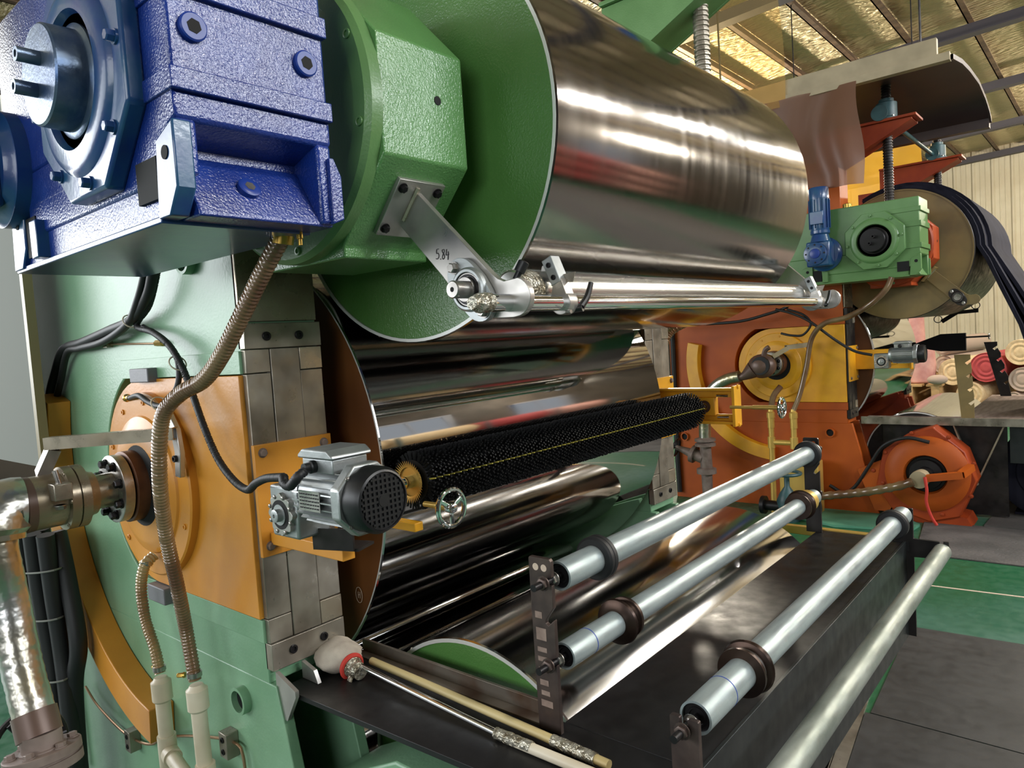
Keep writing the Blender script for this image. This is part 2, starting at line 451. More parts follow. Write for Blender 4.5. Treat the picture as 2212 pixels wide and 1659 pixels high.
def roof_z(x): return 4.98 + .04 * x
ceil = thing('ceiling', 'sloping roof lined with golden quilted foil', None, (0, 0, 4.9), kind='structure')
g = G(); g.add([(X0, Y0, roof_z(X0) + .14), (X1, Y0, roof_z(X1) + .14), (X1, Y1, roof_z(X1) + .14), (X0, Y1, roof_z(X0) + .14)], [(0, 1, 2, 3)])
obj('foil_lining', g, M['rooffoil'], ceil)
y = -3.75
while y < Y1:
    g = G()
    u = (X1 - X0, 0, (X1 - X0) * .04)
    g.obox(((X0 + X1) / 2, y, roof_z((X0 + X1) / 2) - .05), (X1 - X0, .10, .12), u, (0, 1, 0))
    g.obox(((X0 + X1) / 2, y, roof_z((X0 + X1) / 2) - .11), (X1 - X0, .16, .015), u, (0, 1, 0))
    obj('rafter', g, M['beam'], ceil)
    y += 2.85
x = -8.6
while x < X1:
    g = G(); zc = roof_z(x) + .07
    g.box(x - .025, x - .01, Y0, Y1, zc - .06, zc + .06)
    g.box(x - .025, x + .045, Y0, Y1, zc - .06, zc - .048)
    obj('purlin', g, M['purlin'], ceil)
    x += .66
# corrugated far wall
wall = thing('wall_far', 'cream corrugated steel sheeting with vertical ribs', None, (0, Y1, 0), kind='structure')
pw = .36
prof = [(0, 0), (.03, .035), (.06, .035), (.09, 0), (.16, 0), (.17, .008), (.19, .008), (.2, 0), (.26, 0), (.27, .008), (.29, .008), (.3, 0), (pw, 0)]
n = int((X1 - X0) / pw)
_wm = None
for i in range(n):
    if _wm is None:
        g = G()
        for k in range(len(prof) - 1):
            a, b = prof[k], prof[k + 1]
            g.add([(a[0], -a[1], 0), (b[0], -b[1], 0), (b[0], -b[1], 5.3), (a[0], -a[1], 5.3)], [(0, 1, 2, 3)])
        _wm = mesh_of('wall_panel', g, Vector((0, 0, 0)), M['cream_sheet'], .3)
    o = bpy.data.objects.new('wall_panel', _wm); link(o); o.parent = wall; o.location = (X0 + i * pw, 0, 0)
# plain side walls with window openings
def wall_with_windows(name, label, fixed, ax, a0, a1, wins, h=5.4):
    """fixed plane, windows as (start, end, sill, head)"""
    w = thing(name, label, None, (0, 0, 0), kind='structure')
    g = G()
    def r(u0, u1, z0, z1):
        if u1 - u0 < 1e-4 or z1 - z0 < 1e-4: return
        if ax == 'X': g.box(fixed - .05, fixed + .05, u0, u1, z0, z1)
        else: g.box(u0, u1, fixed - .05, fixed + .05, z0, z1)
    cuts = sorted({a0, a1} | {w[0] for w in wins} | {w[1] for w in wins})
    for u0, u1 in zip(cuts, cuts[1:]):
        z = 0
        for (s, e, lo, hi) in sorted(wins, key=lambda q: q[2]):
            if s <= u0 + 1e-6 and e >= u1 - 1e-6: r(u0, u1, z, lo); z = hi
        r(u0, u1, z, h)
    obj('wall_sheet', g, M['hallwall'], w)
    return w
wl = [(-5.6, 0.8, 1.2, 4.7)]
wn = [(-8.6, -1.8, 1.7, 4.1), (-.6, 3.8, 1.7, 4.1)]  # second opening is added for the frontal fill
wr = [(3.5, 5.3, 2.15, 3.35), (7.0, 8.8, 2.15, 3.35), (10.5, 12.3, 2.15, 3.35), (1.2, 7.6, 4.15, 5.05)]
wall_with_windows('wall_left', 'grey side wall with a large window opening', X0 - .05, 'X', Y0, Y1, wl)
wall_with_windows('wall_near', 'grey end wall with a wide window opening', Y0 - .05, 'Y', X0, X1, wn)
wall_with_windows('wall_right', 'grey long wall with a strip window', X1 + .05, 'X', Y0, Y1, wr)
def window(name, fixed, ax, w, nm):
    s, e, lo, hi = w
    t = thing(name, 'steel framed window band with several panes', None, (0, 0, 0), kind='structure')
    g = G()
    def r(u0, u1, z0, z1, th=.03):
        if ax == 'X': g.box(fixed - th, fixed + th, u0, u1, z0, z1)
        else: g.box(u0, u1, fixed - th, fixed + th, z0, z1)
    r(s, e, lo, lo + .06); r(s, e, hi - .06, hi); r(s, s + .06, lo, hi); r(e - .06, e, lo, hi)
    for k in range(1, nm): u = s + (e - s) * k / nm; r(u - .025, u + .025, lo, hi)
    obj('window_frame', g, M['beam'], t)
window('window_1', X0 - .02, 'X', wl[0], 5)
window('window_2', Y0 - .02, 'Y', wn[0], 5)
window('window_fill', Y0 - .02, 'Y', wn[1], 5)  # frame of the opening added for the fill
window('window_3', X1 + .02, 'X', wr[0], 2)
window('window_5', X1 + .02, 'X', wr[1], 2)
window('window_6', X1 + .02, 'X', wr[2], 2)
window('window_7', X1 + .02, 'X', wr[3], 6)
# suspended lamps of the hall; bare bulbs added for the roof, outside the photograph
def hall_lamp(x, y, z, power, label, shade):
    t = thing('hall_lamp', label, 'lamp', (x, y, z), 'lamps under the roof')
    if shade:
        obj('lamp_shade', G().lathe((x, y, z), (0, 0, 1), [(0, .25), (.006, .255), (.16, .10), (.26, .07), (.26, 0)], 32), M['alu'], t)
        l = bpy.data.lights.new('hall_lamp_light', 'AREA'); l.shape = 'DISK'; l.size = .46
    else:
        gm = M['lampglow'].copy()
        gb = gm.node_tree.nodes['Principled BSDF']; gb.inputs['Emission Color'].default_value = (1, .90, .73, 1)
        gb.inputs['Emission Strength'].default_value = power / (4 * PI * PI * .12 ** 2)
        obj('fill_bulb', G().sph((x, y, z), .12, 12, (1, 1, 1.15)), gm, t)
        obj('fill_bulb_cap', G().lathe((x, y, z + .125), (0, 0, 1), [(0, .05), (.03, .06), (.10, .04), (.10, 0)], 24), M['alu'], t)
    obj('hanger', G().cyl((x, y, z + .2), (x, y, roof_z(x) + .1), .012, 8), M['steel_dark'], t)
    if shade:
        l.energy = power; l.color = (1, .96, .88)
        o = bpy.data.objects.new('hall_lamp_light', l); link(o); o.location = (x, y, z - .006)
hall_lamp(2.55, 6.75, 4.35, 90, 'shaded lamp hanging over the aisle, first of the row along the orange machine', True)
hall_lamp(1.45, 7.5, 4.35, 70, 'shaded lamp hanging over the aisle, second of the row along the orange machine', True)
hall_lamp(0.65, 8.9, 4.35, 70, 'shaded lamp hanging over the aisle, third of the row along the orange machine', True)
hall_lamp(1.6, 1.6, 4.2, 60, 'shaded lamp hanging over the aisle beside the green machine', True)
hall_lamp(-5.0, 10.0, 3.9, 640, 'added bare bulb lighting the roof behind the orange machine', False)
hall_lamp(1.4, 14.5, 4.0, 460, 'added bare bulb lighting the roof in front of the corrugated wall', False)
hall_lamp(4.6, 11.0, 4.0, 260, 'added bare bulb lighting the roof at the end of the strip window', False)

# floor plates and mats
def floor_sheet(name, poly, th, m, label, cat):
    return obj(name, G().prism(poly, 'Z', 0.001, th), m, label=label, cat=cat)
floor_sheet('floor_plate', [(-.79, 3.75), (3.9, 4.1), (4.0, 2.80), (-.74, 2.83)], .006, M['floor_mat'], 'dark grey floor plate lying on the green floor', 'floor plate')
floor_sheet('floor_plate', [(-.757, 2.82), (4.0, 2.79), (4.0, .2), (-.47, .2)], .008, M['floor_mat'], 'dark floor plate along the edge of the pit', 'floor plate')
floor_sheet('floor_mat', [(-1.0, 4.95), (4.3, 5.1), (4.3, 5.78), (-1.1, 5.78)], .008, M['grey_mat'], 'grey ribbed mat beside the green floor strip', 'mat')
floor_sheet('floor_mat', [(-.74, 5.80), (4.3, 5.80), (4.3, 6.9), (-.7, 6.75)], .010, M['grey_mat'], 'grey ribbed mat in front of the orange roll bearing', 'mat')
floor_sheet('floor_mat', [(-.7, 6.95), (4.3, 6.95), (4.3, 10.5), (-.7, 10.5)], .012, M['grey_mat'], 'grey mat beneath the far bench', 'mat')
g = G().prism([(PC0 - .004, PD), (PC0 + .045, PD), (PC1 + .045, PF + .02), (PC1 - .004, PF + .02)], 'Z', -.005, .010)
g.prism([(PC0 - .006, PD), (PC0, PD), (PC1, PF), (PC1 - .006, PF)], 'Z', -.06, .010)
obj('pit_edge_angle', g, M['steel'], label='steel angle edging the dark floor pit', cat='edging')
obj('painted_line', G().prism([(-.86, 4.40), (1.5, 4.62), (1.5, 4.60), (-.86, 4.385)], 'Z', .0005, .002), M['chalk'], label='pale line across the green floor', cat='floor line')
obj('green_tarp', G().prism([(-1.9, 5.95), (-1.3, 5.86), (-1.1, 5.62), (-1.12, 5.45), (-1.6, 5.35), (-2.0, 5.5)], 'Z', .002, .02), M['tarp'], label='pale green plastic sheet lying under the orange machine', cat='sheet')

# ================================================================== the two roll machines
AX, AZ, AR = -1.33, 1.98, .47          # top roll axis
DX, DZ, DR = -2.145, 1.1625, .68       # drum axis
FX, FZ, FR = -1.21, .377, .404         # front roll axis

def side_frame(dy, y0, y1, paint, steelm, name, label, near=True):
    """upright side plate of a machine; the drum bearing slot opens to the front"""
    t = thing(name, label, 'machine frame', (-2.2, dy + y0, 0))
    Y = lambda v: v + dy
    slot = [(-1.6, DZ + .3)] + [(x, z) for x, z in arc(DX, DZ, .335, 116, 244, 20)] + [(-1.6, DZ - .3)]
    poly = [(-3.08, .70), (-3.08, 1.95), (-2.75, 2.25), (-1.95, 2.3), (-1.95, 2.70), (-1.6, 2.70)] + slot + [(-1.6, .70)]
    obj('side_plate', G().prism(poly, 'Y', Y(y0), Y(y1)), paint, t, bevel=.004)
    foot = [(-3.08, 0), (-3.08, .70), (-1.6, .70), (-1.575, .70), (-1.40, 0)]
    for (a, b) in ((y0, y0 + .03), (y1 - .03, y1)):
        obj('foot_plate', G().prism(foot, 'Y', Y(a), Y(b)), paint, t, bevel=.003)
    obj('foot_web', G().box(-2.2, -2.15, Y(y0 + .03), Y(y1 - .03), 0, .70), paint, t)
    if near:
        for (x, z) in ((-1.734, .626), (-2.97, .55), (-1.815, 1.76)):
            p = obj('pipe_socket', G().pipe((x, Y(y0) - .022, z), (x, Y(y0) + .01, z), .036, .028), paint, t)
            obj('socket_bore', G().cyl((x, Y(y0) - .002, z), (x, Y(y0) - .006, z), .0285, 24), M['void'], p)
    w = y1 - y0
    # front face: bolted keeper bars, guide strip and side strips
    k = lambda f: Y(y0 + f * w / .213)
    xf = -1.6
    for (a, b, z0, z1, th, mm, nm) in (
            (0, .213, 1.588, 1.78, .006, M['steel_light'], 'cover_sheet'),
            (0, .213, 1.522, 1.583, .020, steelm, 'keeper_bar'),
            (0, .213, .735, .802, .020, steelm, 'keeper_bar'),
            (.066, .146, .804, 1.520, .018, steelm, 'guide_strip'),
            (0, .064, 1.464, 1.520, .017, steelm, 'packing_block'),
            (.148, .213, 1.464, 1.520, .017, M['steel_light'], 'packing_block'),
            (0, .064, .865, 1.462, .016, steelm, 'side_strip'),
            (.148, .213, .865, 1.462, .014, steelm, 'side_strip'),
            (0, .064, .804, .863, .016, steelm, 'packing_block'),
            (.148, .213, .804, .863, .017, M['steel_light'], 'packing_block')):
        obj(nm, G().box(xf - .01, xf + th, k(a), k(b), z0, z1), mm, t, bevel=.0015)
    for z in (1.551, .772):
        for f in (.058, .148):
            socket(t, (xf + .019, k(f), z), (1, 0, 0), .011, .006, M['oxide'])
    # white weld scrap at the lower corner
    return t

def bearing_chock(dy, y0, y1, paint, name, label, full=True, strip=None):
    strip = strip or M['mint']
    t = thing(name, label, 'bearing housing', (DX, dy + y0, DZ - .3))
    Y = lambda v: v + dy
    poly = [(-1.601, DZ + .298)] + [(DX, DZ + .298)] + arc(DX, DZ, .298, 95, 265, 24) + [(DX, DZ - .298), (-1.601, DZ - .298)]
    obj('housing_body', G().prism(poly, 'Y', Y(y0 - .012), Y(y1)), paint, t, bevel=.003)
    if full:
        f = obj('bearing_cover', G().lathe((DX + .03, Y(y0 - .012), DZ), (0, -1, 0), [(0, .262), (.020, .262), (.024, .257), (.024, .198), (.030, .194), (.040, .168), (.042, .160), (.042, .112), (.0, .108)], 64), paint, t)
        for kk in range(10):
            a = 2 * PI * kk / 10 + .2
            socket(f, (DX + .03 + .235 * math.cos(a), Y(y0 - .036), DZ + .235 * math.sin(a)), (0, -1, 0), .008, .004, paint)
        obj('bore', G().lathe((DX + .03, Y(y0 - .0535), DZ), (0, -1, 0), [(0, .115), (.001, .115)], 40), M['void'], t)
        for za, zb in ((DZ + .301, DZ + .356), (DZ - .358, DZ - .301)):
            obj('edge_strip', G().box(-2.29, -1.598, Y(y0 - .008), Y(y0 + .001), za, zb), strip, t, bevel=.001)
    return t

def arc_rail(dy, paint, a0, a1, name, label):
    g = G().prism(arc(-2.09, 1.19, .80, a0, a1, 40) + arc(-2.09, 1.19, .695, a1, a0, 40), 'Y', dy + .815, dy + .886)
    return obj(name, g, paint, label=label, cat='guide rail', bevel=.003)

def roll(name, label, x, z, r, ya, yb, m, disc, rimw=.012, disc_in=.012, cat='roll', shaft=.11, rim=None):
    t = thing(name, label, cat, (x, ya, z - r))
    n = 128
    obj('roll_shell', G().lathe((x, ya, z), (0, 1, 0), [(.012, r - rimw), (0, r - rimw), (0, r - .003), (.003, r), (yb - ya - .003, r), (yb - ya, r - .003), (yb - ya, r - rimw), (yb - ya - .012, r - rimw)], n), m, t, ang=.5)
    for y, s in ((ya, 1), (yb, -1)):
        obj('end_disc', G().lathe((x, y + s * disc_in * .5, z), (0, s, 0), [(0, .05), (0, r - rimw), (.01, r - rimw)], 96), disc, t)
        obj('disc_rim', G().pipe((x, y - s * .0006, z), (x, y + s * .004, z), r - .0035, r - rimw - .001, 96), rim or M['rim'], t)
        obj('journal', G().cyl((x, y + s * .01, z), (x, y - s * .17, z), shaft, 40), M['steel_dark'], t)
    return t

def arm_unit(dy, ox, oz, y, s, m, gm, name, label, bolts=True):
    """cantilevered flat arm bolted to the roll housing; carries the idler bearing and the chromed bar"""
    t = thing(name, label, 'bracket', (-1.05 + ox, dy + y, 1.5 + oz))
    X = lambda v: v + ox
    Z = lambda v: v + oz
    Y = lambda v: dy + v
    # slanted mounting plate
    n = Vector((.741, 0, -.6715)); e = Vector((.6715, 0, .741))
    c = Vector((X(-1.1245), Y(y), Z(1.791)))
    g = G().obox(c + n * .006, (.130, .124, .012), e, (0, 1, 0))
    pl = obj('mounting_plate', g, m, t, bevel=.001)
    if bolts:
        for a in (-.047, .047):
            for b in (-.047, .047):
                bolt(pl, c + n * .012 + e * a + Vector((0, b, 0)), n, .0085, .009, M['oxide'])
    # flat arm with the lobe for the bar
    poly = [(-1.098, 1.823), (-1.148, 1.764), (-1.147, 1.757), (-1.03, 1.637), (-.985, 1.585), (-.93, 1.560), (-.905, 1.545), (-.852, 1.543)] + arc(-.846, 1.580, .036, -75, 75, 10) + [(-.87, 1.612), (-.885, 1.618), (-.90, 1.63)]
    obj('arm', G().prism([(X(a), Z(b)) for a, b in poly], 'Y', Y(y - .007), Y(y + .007)), m, t, bevel=.0012)
    g = G().tube([c + n * .013 + e * .052 + Vector((0, -s * .009, 0)), c + n * .013 - e * .025 + Vector((0, -s * .009, 0))], .005, 6)
    obj('weld_bead', g, M['steel_light'], t)
    # two-bolt flange bearing on the arm
    bx, bz = X(-.945), Z(1.603)
    f = Vector((-.62, 0, .78)); yb = Y(y - s * .008)
    g = G()
    oc = []
    for k in range(48):
        a = 2 * PI * k / 48; ca, sa = math.cos(a), math.sin(a)
        rr = .040 + .032 * abs(ca) ** 3
        oc.append((bx + f.x * rr * ca + f.z * rr * sa, bz + f.z * rr * ca - f.x * rr * sa))
    g.prism(oc, 'Y', yb, yb - s * .014)
    g.lathe((bx, yb, bz), (0, -s, 0), [(.012, .043), (.020, .042), (.023, .038), (.023, .033), (.016, .032)], 40)
    b = obj('flange_bearing', g, gm, t, bevel=.001)
    obj('inner_ring', G().lathe((bx, yb, bz), (0, -s, 0), [(.010, .031), (.020, .031), (.020, .024), (.024, .024), (.028, .023), (.028, .0195)], 32), M['machined'], b)
    obj('seal_ring', G().pipe((bx, yb - s * .0202, bz), (bx, yb - s * .0210, bz), .029, .0245, 32), M['oxide'], b)
    for q in (-1, 1):
        bolt(b, (bx + f.x * .057 * q, yb - s * .014, bz + f.z * .057 * q), (0, -s, 0), .010, .013, M['machined'])
    return t

def roll_housing(dy, ox, oz, y0, y1, paint, name, label, ring=True):
    """eight-sided sliding bearing housing at an end of the top roll"""
    t = thing(name, label, 'bearing housing', (AX + ox, dy + y0, AZ + oz - .29))
    P = [(.28, .115), (.135, .27), (-.135, .27), (-.28, .115), (-.28, -.112), (-.137, -.266), (-.137, -.29), (.135, -.29), (.135, -.266), (.28, -.112)]
    obj('housing_body', G().prism([(AX + ox + a, AZ + oz + b) for a, b in P], 'Y', dy + y0, dy + y1), paint, t, bevel=.004)
    if ring:
        r = obj('adapter_ring', G().lathe((AX + ox, dy + y0, AZ + oz), (0, -1, 0), [(0, .288), (.026, .288), (.036, .278), (.036, .245), (.022, .24), (.022, 0)], 72), M['green'] if paint is not M['red_orange'] else paint, t)
        for k in range(10):
            a = 2 * PI * k / 10 + .42
            socket(r, (AX + ox + .266 * math.cos(a), dy + y0 - .036, AZ + oz + .266 * math.sin(a)), (0, -1, 0), .009, .004, M['green'])
        obj('oil_hole', G().cyl((AX + ox + .279, dy + 1.055, AZ + oz + .015), (AX + ox + .2815, dy + 1.055, AZ + oz + .015), .009, 20), M['void'], t)
    return t

def gear_unit(dy, ox, oz, paint, smooth, capm, name, label, plugs=True, left=-.50):
    """shaft-mounted reduction gearbox"""
    t = thing(name, label, 'gearbox', (AX + ox, dy + .514, AZ + oz - .26))
    x = lambda v: AX + ox + v
    z = lambda v: AZ + oz + v
    y = lambda v: dy + v
    ya, yb = .514, .79
    g = G()
    g.box(x(left), x(.272), y(ya), y(yb), z(-.075), z(.26))             # upper casing
    g.box(x(left), x(.20), y(ya + .006), y(yb - .006), z(-.258), z(-.07))  # lower core behind the pockets
    g.box(x(-.40), x(.2715), y(ya + .0006), y(ya + .034), z(-.20), z(-.116))       # near pocket cheek
    g.box(x(.10), x(.2715), y(yb - .03), y(yb - .0006), z(-.255), z(-.116))        # far pocket cheek
    g.prism([(x(-.40), z(-.145)), (x(.19), z(-.145)), (x(.272), z(-.118)), (x(.272), z(-.0755)), (x(-.40), z(-.0755))], 'Y', y(ya + .0003), y(yb - .0003))
    body = obj('casing', g, paint, t, bevel=.006)
    # foot with sloping ledge
    g = G().prism([(x(.19), z(-.258)), (x(.264), z(-.258)), (x(.264), z(-.250)), (x(.205), z(-.155)), (x(.19), z(-.155))], 'Y', y(ya + .03), y(yb - .002))
    obj('foot_ledge', g, paint, t, bevel=.003)
    g = G().prism([(x(-.505), z(-.263)), (x(.205), z(-.263)), (x(.205), z(-.252)), (x(-.505), z(-.252))], 'Y', y(ya - .002), y(yb - .01))
    obj('base_plate', g, smooth, t, bevel=.002)
    # corner foot lugs with holes
    for (lx0, lx1, ly) in ((.205, .275, ya - .006), (-.505, -.42, ya - .006)):
        lug = obj('foot_lug', G().prism([(x(lx0), z(-.258)), (x(lx1 - .03), z(-.258)), (x(lx1), z(-.22)), (x(lx1), z(-.12)), (x(lx0 + .012), z(-.14))], 'Y', y(ly), y(ly + .03)), smooth, t, bevel=.003)
        hx = (lx0 + lx1) / 2 + .006
        obj('lug_hole', G().cyl((x(hx), y(ly - .0015), z(-.165)), (x(hx), y(ly + .004), z(-.165)), .0105, 20), M['void'], lug)
    obj('foot_pocket', G().box(x(.13), x(.203), y(ya - .0015), y(ya + .01), z(-.225), z(-.16)), M['void'], t)
    obj('foot_pocket', G().box(x(-.42), x(-.36), y(ya - .0015), y(ya + .01), z(-.24), z(-.16)), M['void'], t)
    obj('rib_block', G().box(x(-.352), x(-.315), y(ya - .016), y(ya + .01), z(-.25), z(-.175)), smooth, t, bevel=.002)
    # raised joint bands around the casing
    for (za, zb) in ((-.078, -.045), (.065, .10), (.165, .195)):
        obj('joint_band', G().box(x(.05), x(.282), y(ya - .005), y(yb + .002), z(za), z(zb)), paint, t, bevel=.002)
    obj('far_boss', G().prism([(y(yb - .012), z(-.255)), (y(yb + .012), z(-.245)), (y(yb + .012), z(-.17)), (y(yb - .002), z(-.14)), (y(yb - .012), z(-.14))], 'X', x(.20), x(.28)), paint, t, bevel=.002)
    if plugs:
        for (py, pz) in ((.553, .020), (.748, .014)):
            g = G().lathe((x(.272), y(py), z(pz)), (1, 0, 0), [(0, .0215), (.007, .0215), (.009, .019), (.009, .0105)], 28)
            pg = obj('oil_plug', g, M['blue_plug'], t)
            obj('hex_socket', G().lathe((x(.2813), y(py), z(pz)), (1, 0, 0), [(0, .0115), (.0002, .0115)], 6), M['void'], pg)
        nl = Vector((.845, 0, .535)); c0 = Vector((x(.2345), y(.645), z(-.203)))
        pg = obj('oil_plug', G().lathe(c0, nl, [(-.004, .019), (.008, .019), (.010, .016), (.010, .009)], 28), M['blue_plug'], t)
        obj('hex_socket', G().lathe(c0 + nl * .0101, nl, [(0, .009), (.0003, .009)], 6), M['machined'], pg)
    # end cover: chamfered octagon, bearing ring, shaft end with two studs
    R = .205
    oc = [(x(R * math.cos(a)), z(R * math.sin(a))) for a in [PI / 8 + k * PI / 4 for k in range(8)]]
    cv = obj('end_cover', G().prism(oc, 'Y', y(ya - .03), y(ya + .002)), smooth, t, bevel=.006)
    obj('cover_ring', G().lathe((x(0), y(ya - .03), z(0)), (0, -1, 0), [(0, .155), (.008, .148), (.012, .135), (.012, .112), (-.006, .105), (-.006, .085)], 64), smooth, cv)
    sh = obj('shaft_end', G().lathe((x(0), y(ya - .03), z(0)), (0, -1, 0), [(-.02, .092), (.004, .092), (.008, .086), (.008, .082), (.052, .08), (.055, .077), (.055, 0)], 64), capm, cv)
    for (a, b) in ((.012, .022), (-.012, -.022)):
        st = obj('stud', G().pipe((x(a), y(ya - .085), z(b)), (x(a), y(ya - .118), z(b)), .0115, .006, 24), capm, sh)
    for k in range(8):
        a = k * PI / 4 + .12
        bolt(cv, (x(.172 * math.cos(a)), y(ya - .03), z(.172 * math.sin(a))), (0, -1, 0), .0095, .016, smooth)
    return t

def drive_motor(dy, ox, oz, m, name, label):
    """bevel gear head with its motor standing upright, flanged to the big gearbox"""
    t = thing(name, label, 'gear motor', (AX + ox - .40, dy + .40, AZ + oz - .16))
    x = lambda v: AX + ox - .40 + v
    z = lambda v: AZ + oz - .05 + v
    y = lambda v: dy + v
    obj('gear_head', G().box(x(-.085), x(.075), y(.36), y(.475), z(-.09), z(.085)), m, t, bevel=.012)
    obj('output_flange', G().lathe((x(0), y(.50), z(0)), (0, -1, 0), [(-.02, .12), (.012, .12), (.014, .115), (.03, .1)], 48), m, t)
    c = obj('end_cap', G().lathe((x(-.02), y(.36), z(0)), (0, -1, 0), [(0, .078), (.012, .078), (.014, .074), (.014, .036)], 40), m, t)
    obj('cap_centre', G().lathe((x(-.02), y(.346), z(0)), (0, -1, 0), [(0, .034), (.006, .034), (.008, .03)], 32), M['blue_plug'], c)
    for k in range(8):
        a = k * PI / 4
        bolt(c, (x(-.02 + .062 * math.cos(a)), y(.346), z(.062 * math.sin(a))), (0, -1, 0), .005, .005, M['oxide'])
    obj('neck', G().lathe((x(0), y(.415), z(.08)), (0, 0, 1), [(0, .07), (.05, .055), (.06, .065), (.08, .065)], 32), m, t)
    mo = obj('motor_body', G().lathe((x(0), y(.415), z(.16)), (0, 0, 1), [(0, .06), (.01, .062), (.22, .062), (.22, .066), (.29, .066), (.30, .06)], 32), m, t)
    for k in range(14):
        a = 2 * PI * k / 14
        c0 = Vector((x(.066 * math.cos(a)), y(.415 + .066 * math.sin(a)), z(.275)))
        obj('cooling_fin', G().obox(c0, (.012, .004, .20), (math.cos(a), math.sin(a), 0), (-math.sin(a), math.cos(a), 0)), m, mo)
    obj('terminal_box', G().box(x(-.045), x(.045), y(.34), y(.37), z(.2), z(.29)), m, t, bevel=.004)
    return t

def screw_jack(dy, ox, y, s, bm, jm, names, labels, zo=0.0):
    """cantilever bracket, screw jack and spindle that lift an end of the top roll"""
    t = thing(names[0], labels[0], 'bracket', (-1.6, dy + y, 2.7))
    for q in (-.09, .09):
        obj('cheek_plate', G().prism([(-1.75, 2.60), (-1.75, 2.885 + zo), (-1.10, 2.885 + zo), (-1.10, 2.870 + zo), (-1.597, 2.635 + zo), (-1.597, 2.60)], 'Y', dy + y + q - .008, dy + y + q + .008), bm, t, bevel=.002)
    obj('top_plate', G().box(-1.75, -1.07, dy + y - .12, dy + y + .12, 2.887 + zo, 2.905 + zo), bm, t, bevel=.002)
    obj('soffit_plate', G().slab([(-1.597, dy + y - .082, 2.637 + zo), (-1.10, dy + y - .082, 2.872 + zo), (-1.10, dy + y + .082, 2.872 + zo), (-1.597, dy + y + .082, 2.637 + zo)], (-.45, 0, .89), .01), bm, t)
    j = thing(names[1], labels[1], 'screw jack', (AX + ox, dy + y, 2.905 + zo))
    cx, cy = AX + ox, dy + y
    obj('jack_body', G().lathe((cx, cy, 2.905 + zo), (0, 0, 1), [(0, .085), (.02, .085), (.03, .07), (.13, .07), (.14, .05), (.16, .05)], 32), jm, j)
    obj('worm_housing', G().lathe((cx - .02, cy - .13, 2.95 + zo), (0, 1, 0), [(0, .055), (.012, .055), (.02, .04), (.24, .04), (.25, .055), (.26, .055)], 24), jm, j)
    for k in range(4):
        a = PI / 4 + k * PI / 2
        bolt(j, (cx + .075 * math.cos(a), cy + .075 * math.sin(a), 2.925 + zo), (0, 0, 1), .008, .012, M['steel'])
    sp = thing(names[2], labels[2], 'spindle', (cx, cy, 2.27))
    pts = [(cx, cy, 2.24 + k * .004) for k in range(int(1.0 / .004))]
    obj('thread', G().tube(pts, .03, 20, rf=lambda L, i: .0335 if i % 5 in (0, 1, 2) else .0285, smooth=False), M['steel_dark'] if jm is M['teal'] else M['steel'], sp, ang=.3)
    obj('spindle_foot', G().lathe((cx, cy, 2.25), (0, 0, 1), [(0, .09), (.02, .09), (.025, .06), (.05, .055)], 32), bm, sp)

# ---------------------------------------------------------------- green machine
GREENS = M['mint']
side_frame(0, .887, 1.10, M['mint'], M['steel'], 'machine_frame', 'mint green upright side frame behind the blue gearbox')
side_frame(0, 2.765, 2.978, M['mint'], M['steel'], 'machine_frame', 'mint green side frame at the far ends of the bright rolls', near=False)
bearing_chock(0, .887, 1.10, M['amber'], 'drum_bearing_housing', 'amber painted drum bearing housing set into the mint green frame')
bearing_chock(0, 2.765, 2.978, M['amber'], 'drum_bearing_housing', 'amber drum bearing housing in the far mint green frame', full=False)
arc_rail(0, M['amber'], 163, 264, 'curved_guide_rail', 'thick amber curved rail on the mint green frame')
roll('heated_drum', 'large mirror bright drum with amber end discs', DX, DZ, DR, 1.18, 2.67, M['chrome'], M['amber_dark'], cat='drum', rimw=.006)
roll('top_roll', 'brushed steel roll with a green end disc', AX, AZ, AR, 1.204, 2.735, M['brushed'], M['green_disc'], rimw=.010)
roll('front_roll', 'low steel roll with a green end disc behind the black table', FX, FZ, FR, 1.2, 2.70, M['rollsteel'], M['green_disc'], rimw=.012)
roll('lower_roll', 'dark bright roll deep in the pit under the mirror bright drum', -2.10, .062, .415, 1.2, 2.66, M['chrome'], M['green_disc'])
roll_housing(0, 0, 0, .905, 1.132, M['green_rough'], 'roll_bearing_housing', 'green eight sided bearing housing between blue gearbox and brushed roll')
roll_housing(0, 0, 0, 2.81, 3.04, M['green_rough'], 'roll_bearing_housing', 'green bearing housing at the far end of the brushed roll', ring=False)
gear_unit(0, 0, 0, M['blue'], M['blue_smooth'], M['silverpaint'], 'reduction_gearbox', 'large glossy blue gearbox on the end of the brushed roll')
drive_motor(0, -.07, 0, M['blue_smooth'], 'drive_motor', 'blue gear motor flanged to the large blue gearbox')
arm_unit(0, 0, 0, 1.022, 1, M['satin'], M['alu'], 'idler_bracket', 'flat satin steel arm bolted to the green housing')
arm_unit(0, 0, 0, 2.90, -1, M['satin'], M['alu'], 'idler_bracket', 'flat steel arm at the far end of the chromed bar')
screw_jack(0, 0, 2.93, 1, M['green'], M['blue_smooth'], ('jack_bracket', 'screw_jack', 'lifting_spindle'), ('green triangular bracket above the brushed roll', 'blue screw jack on the green triangular bracket', 'bright threaded spindle hanging under the green bracket'), zo=.065)

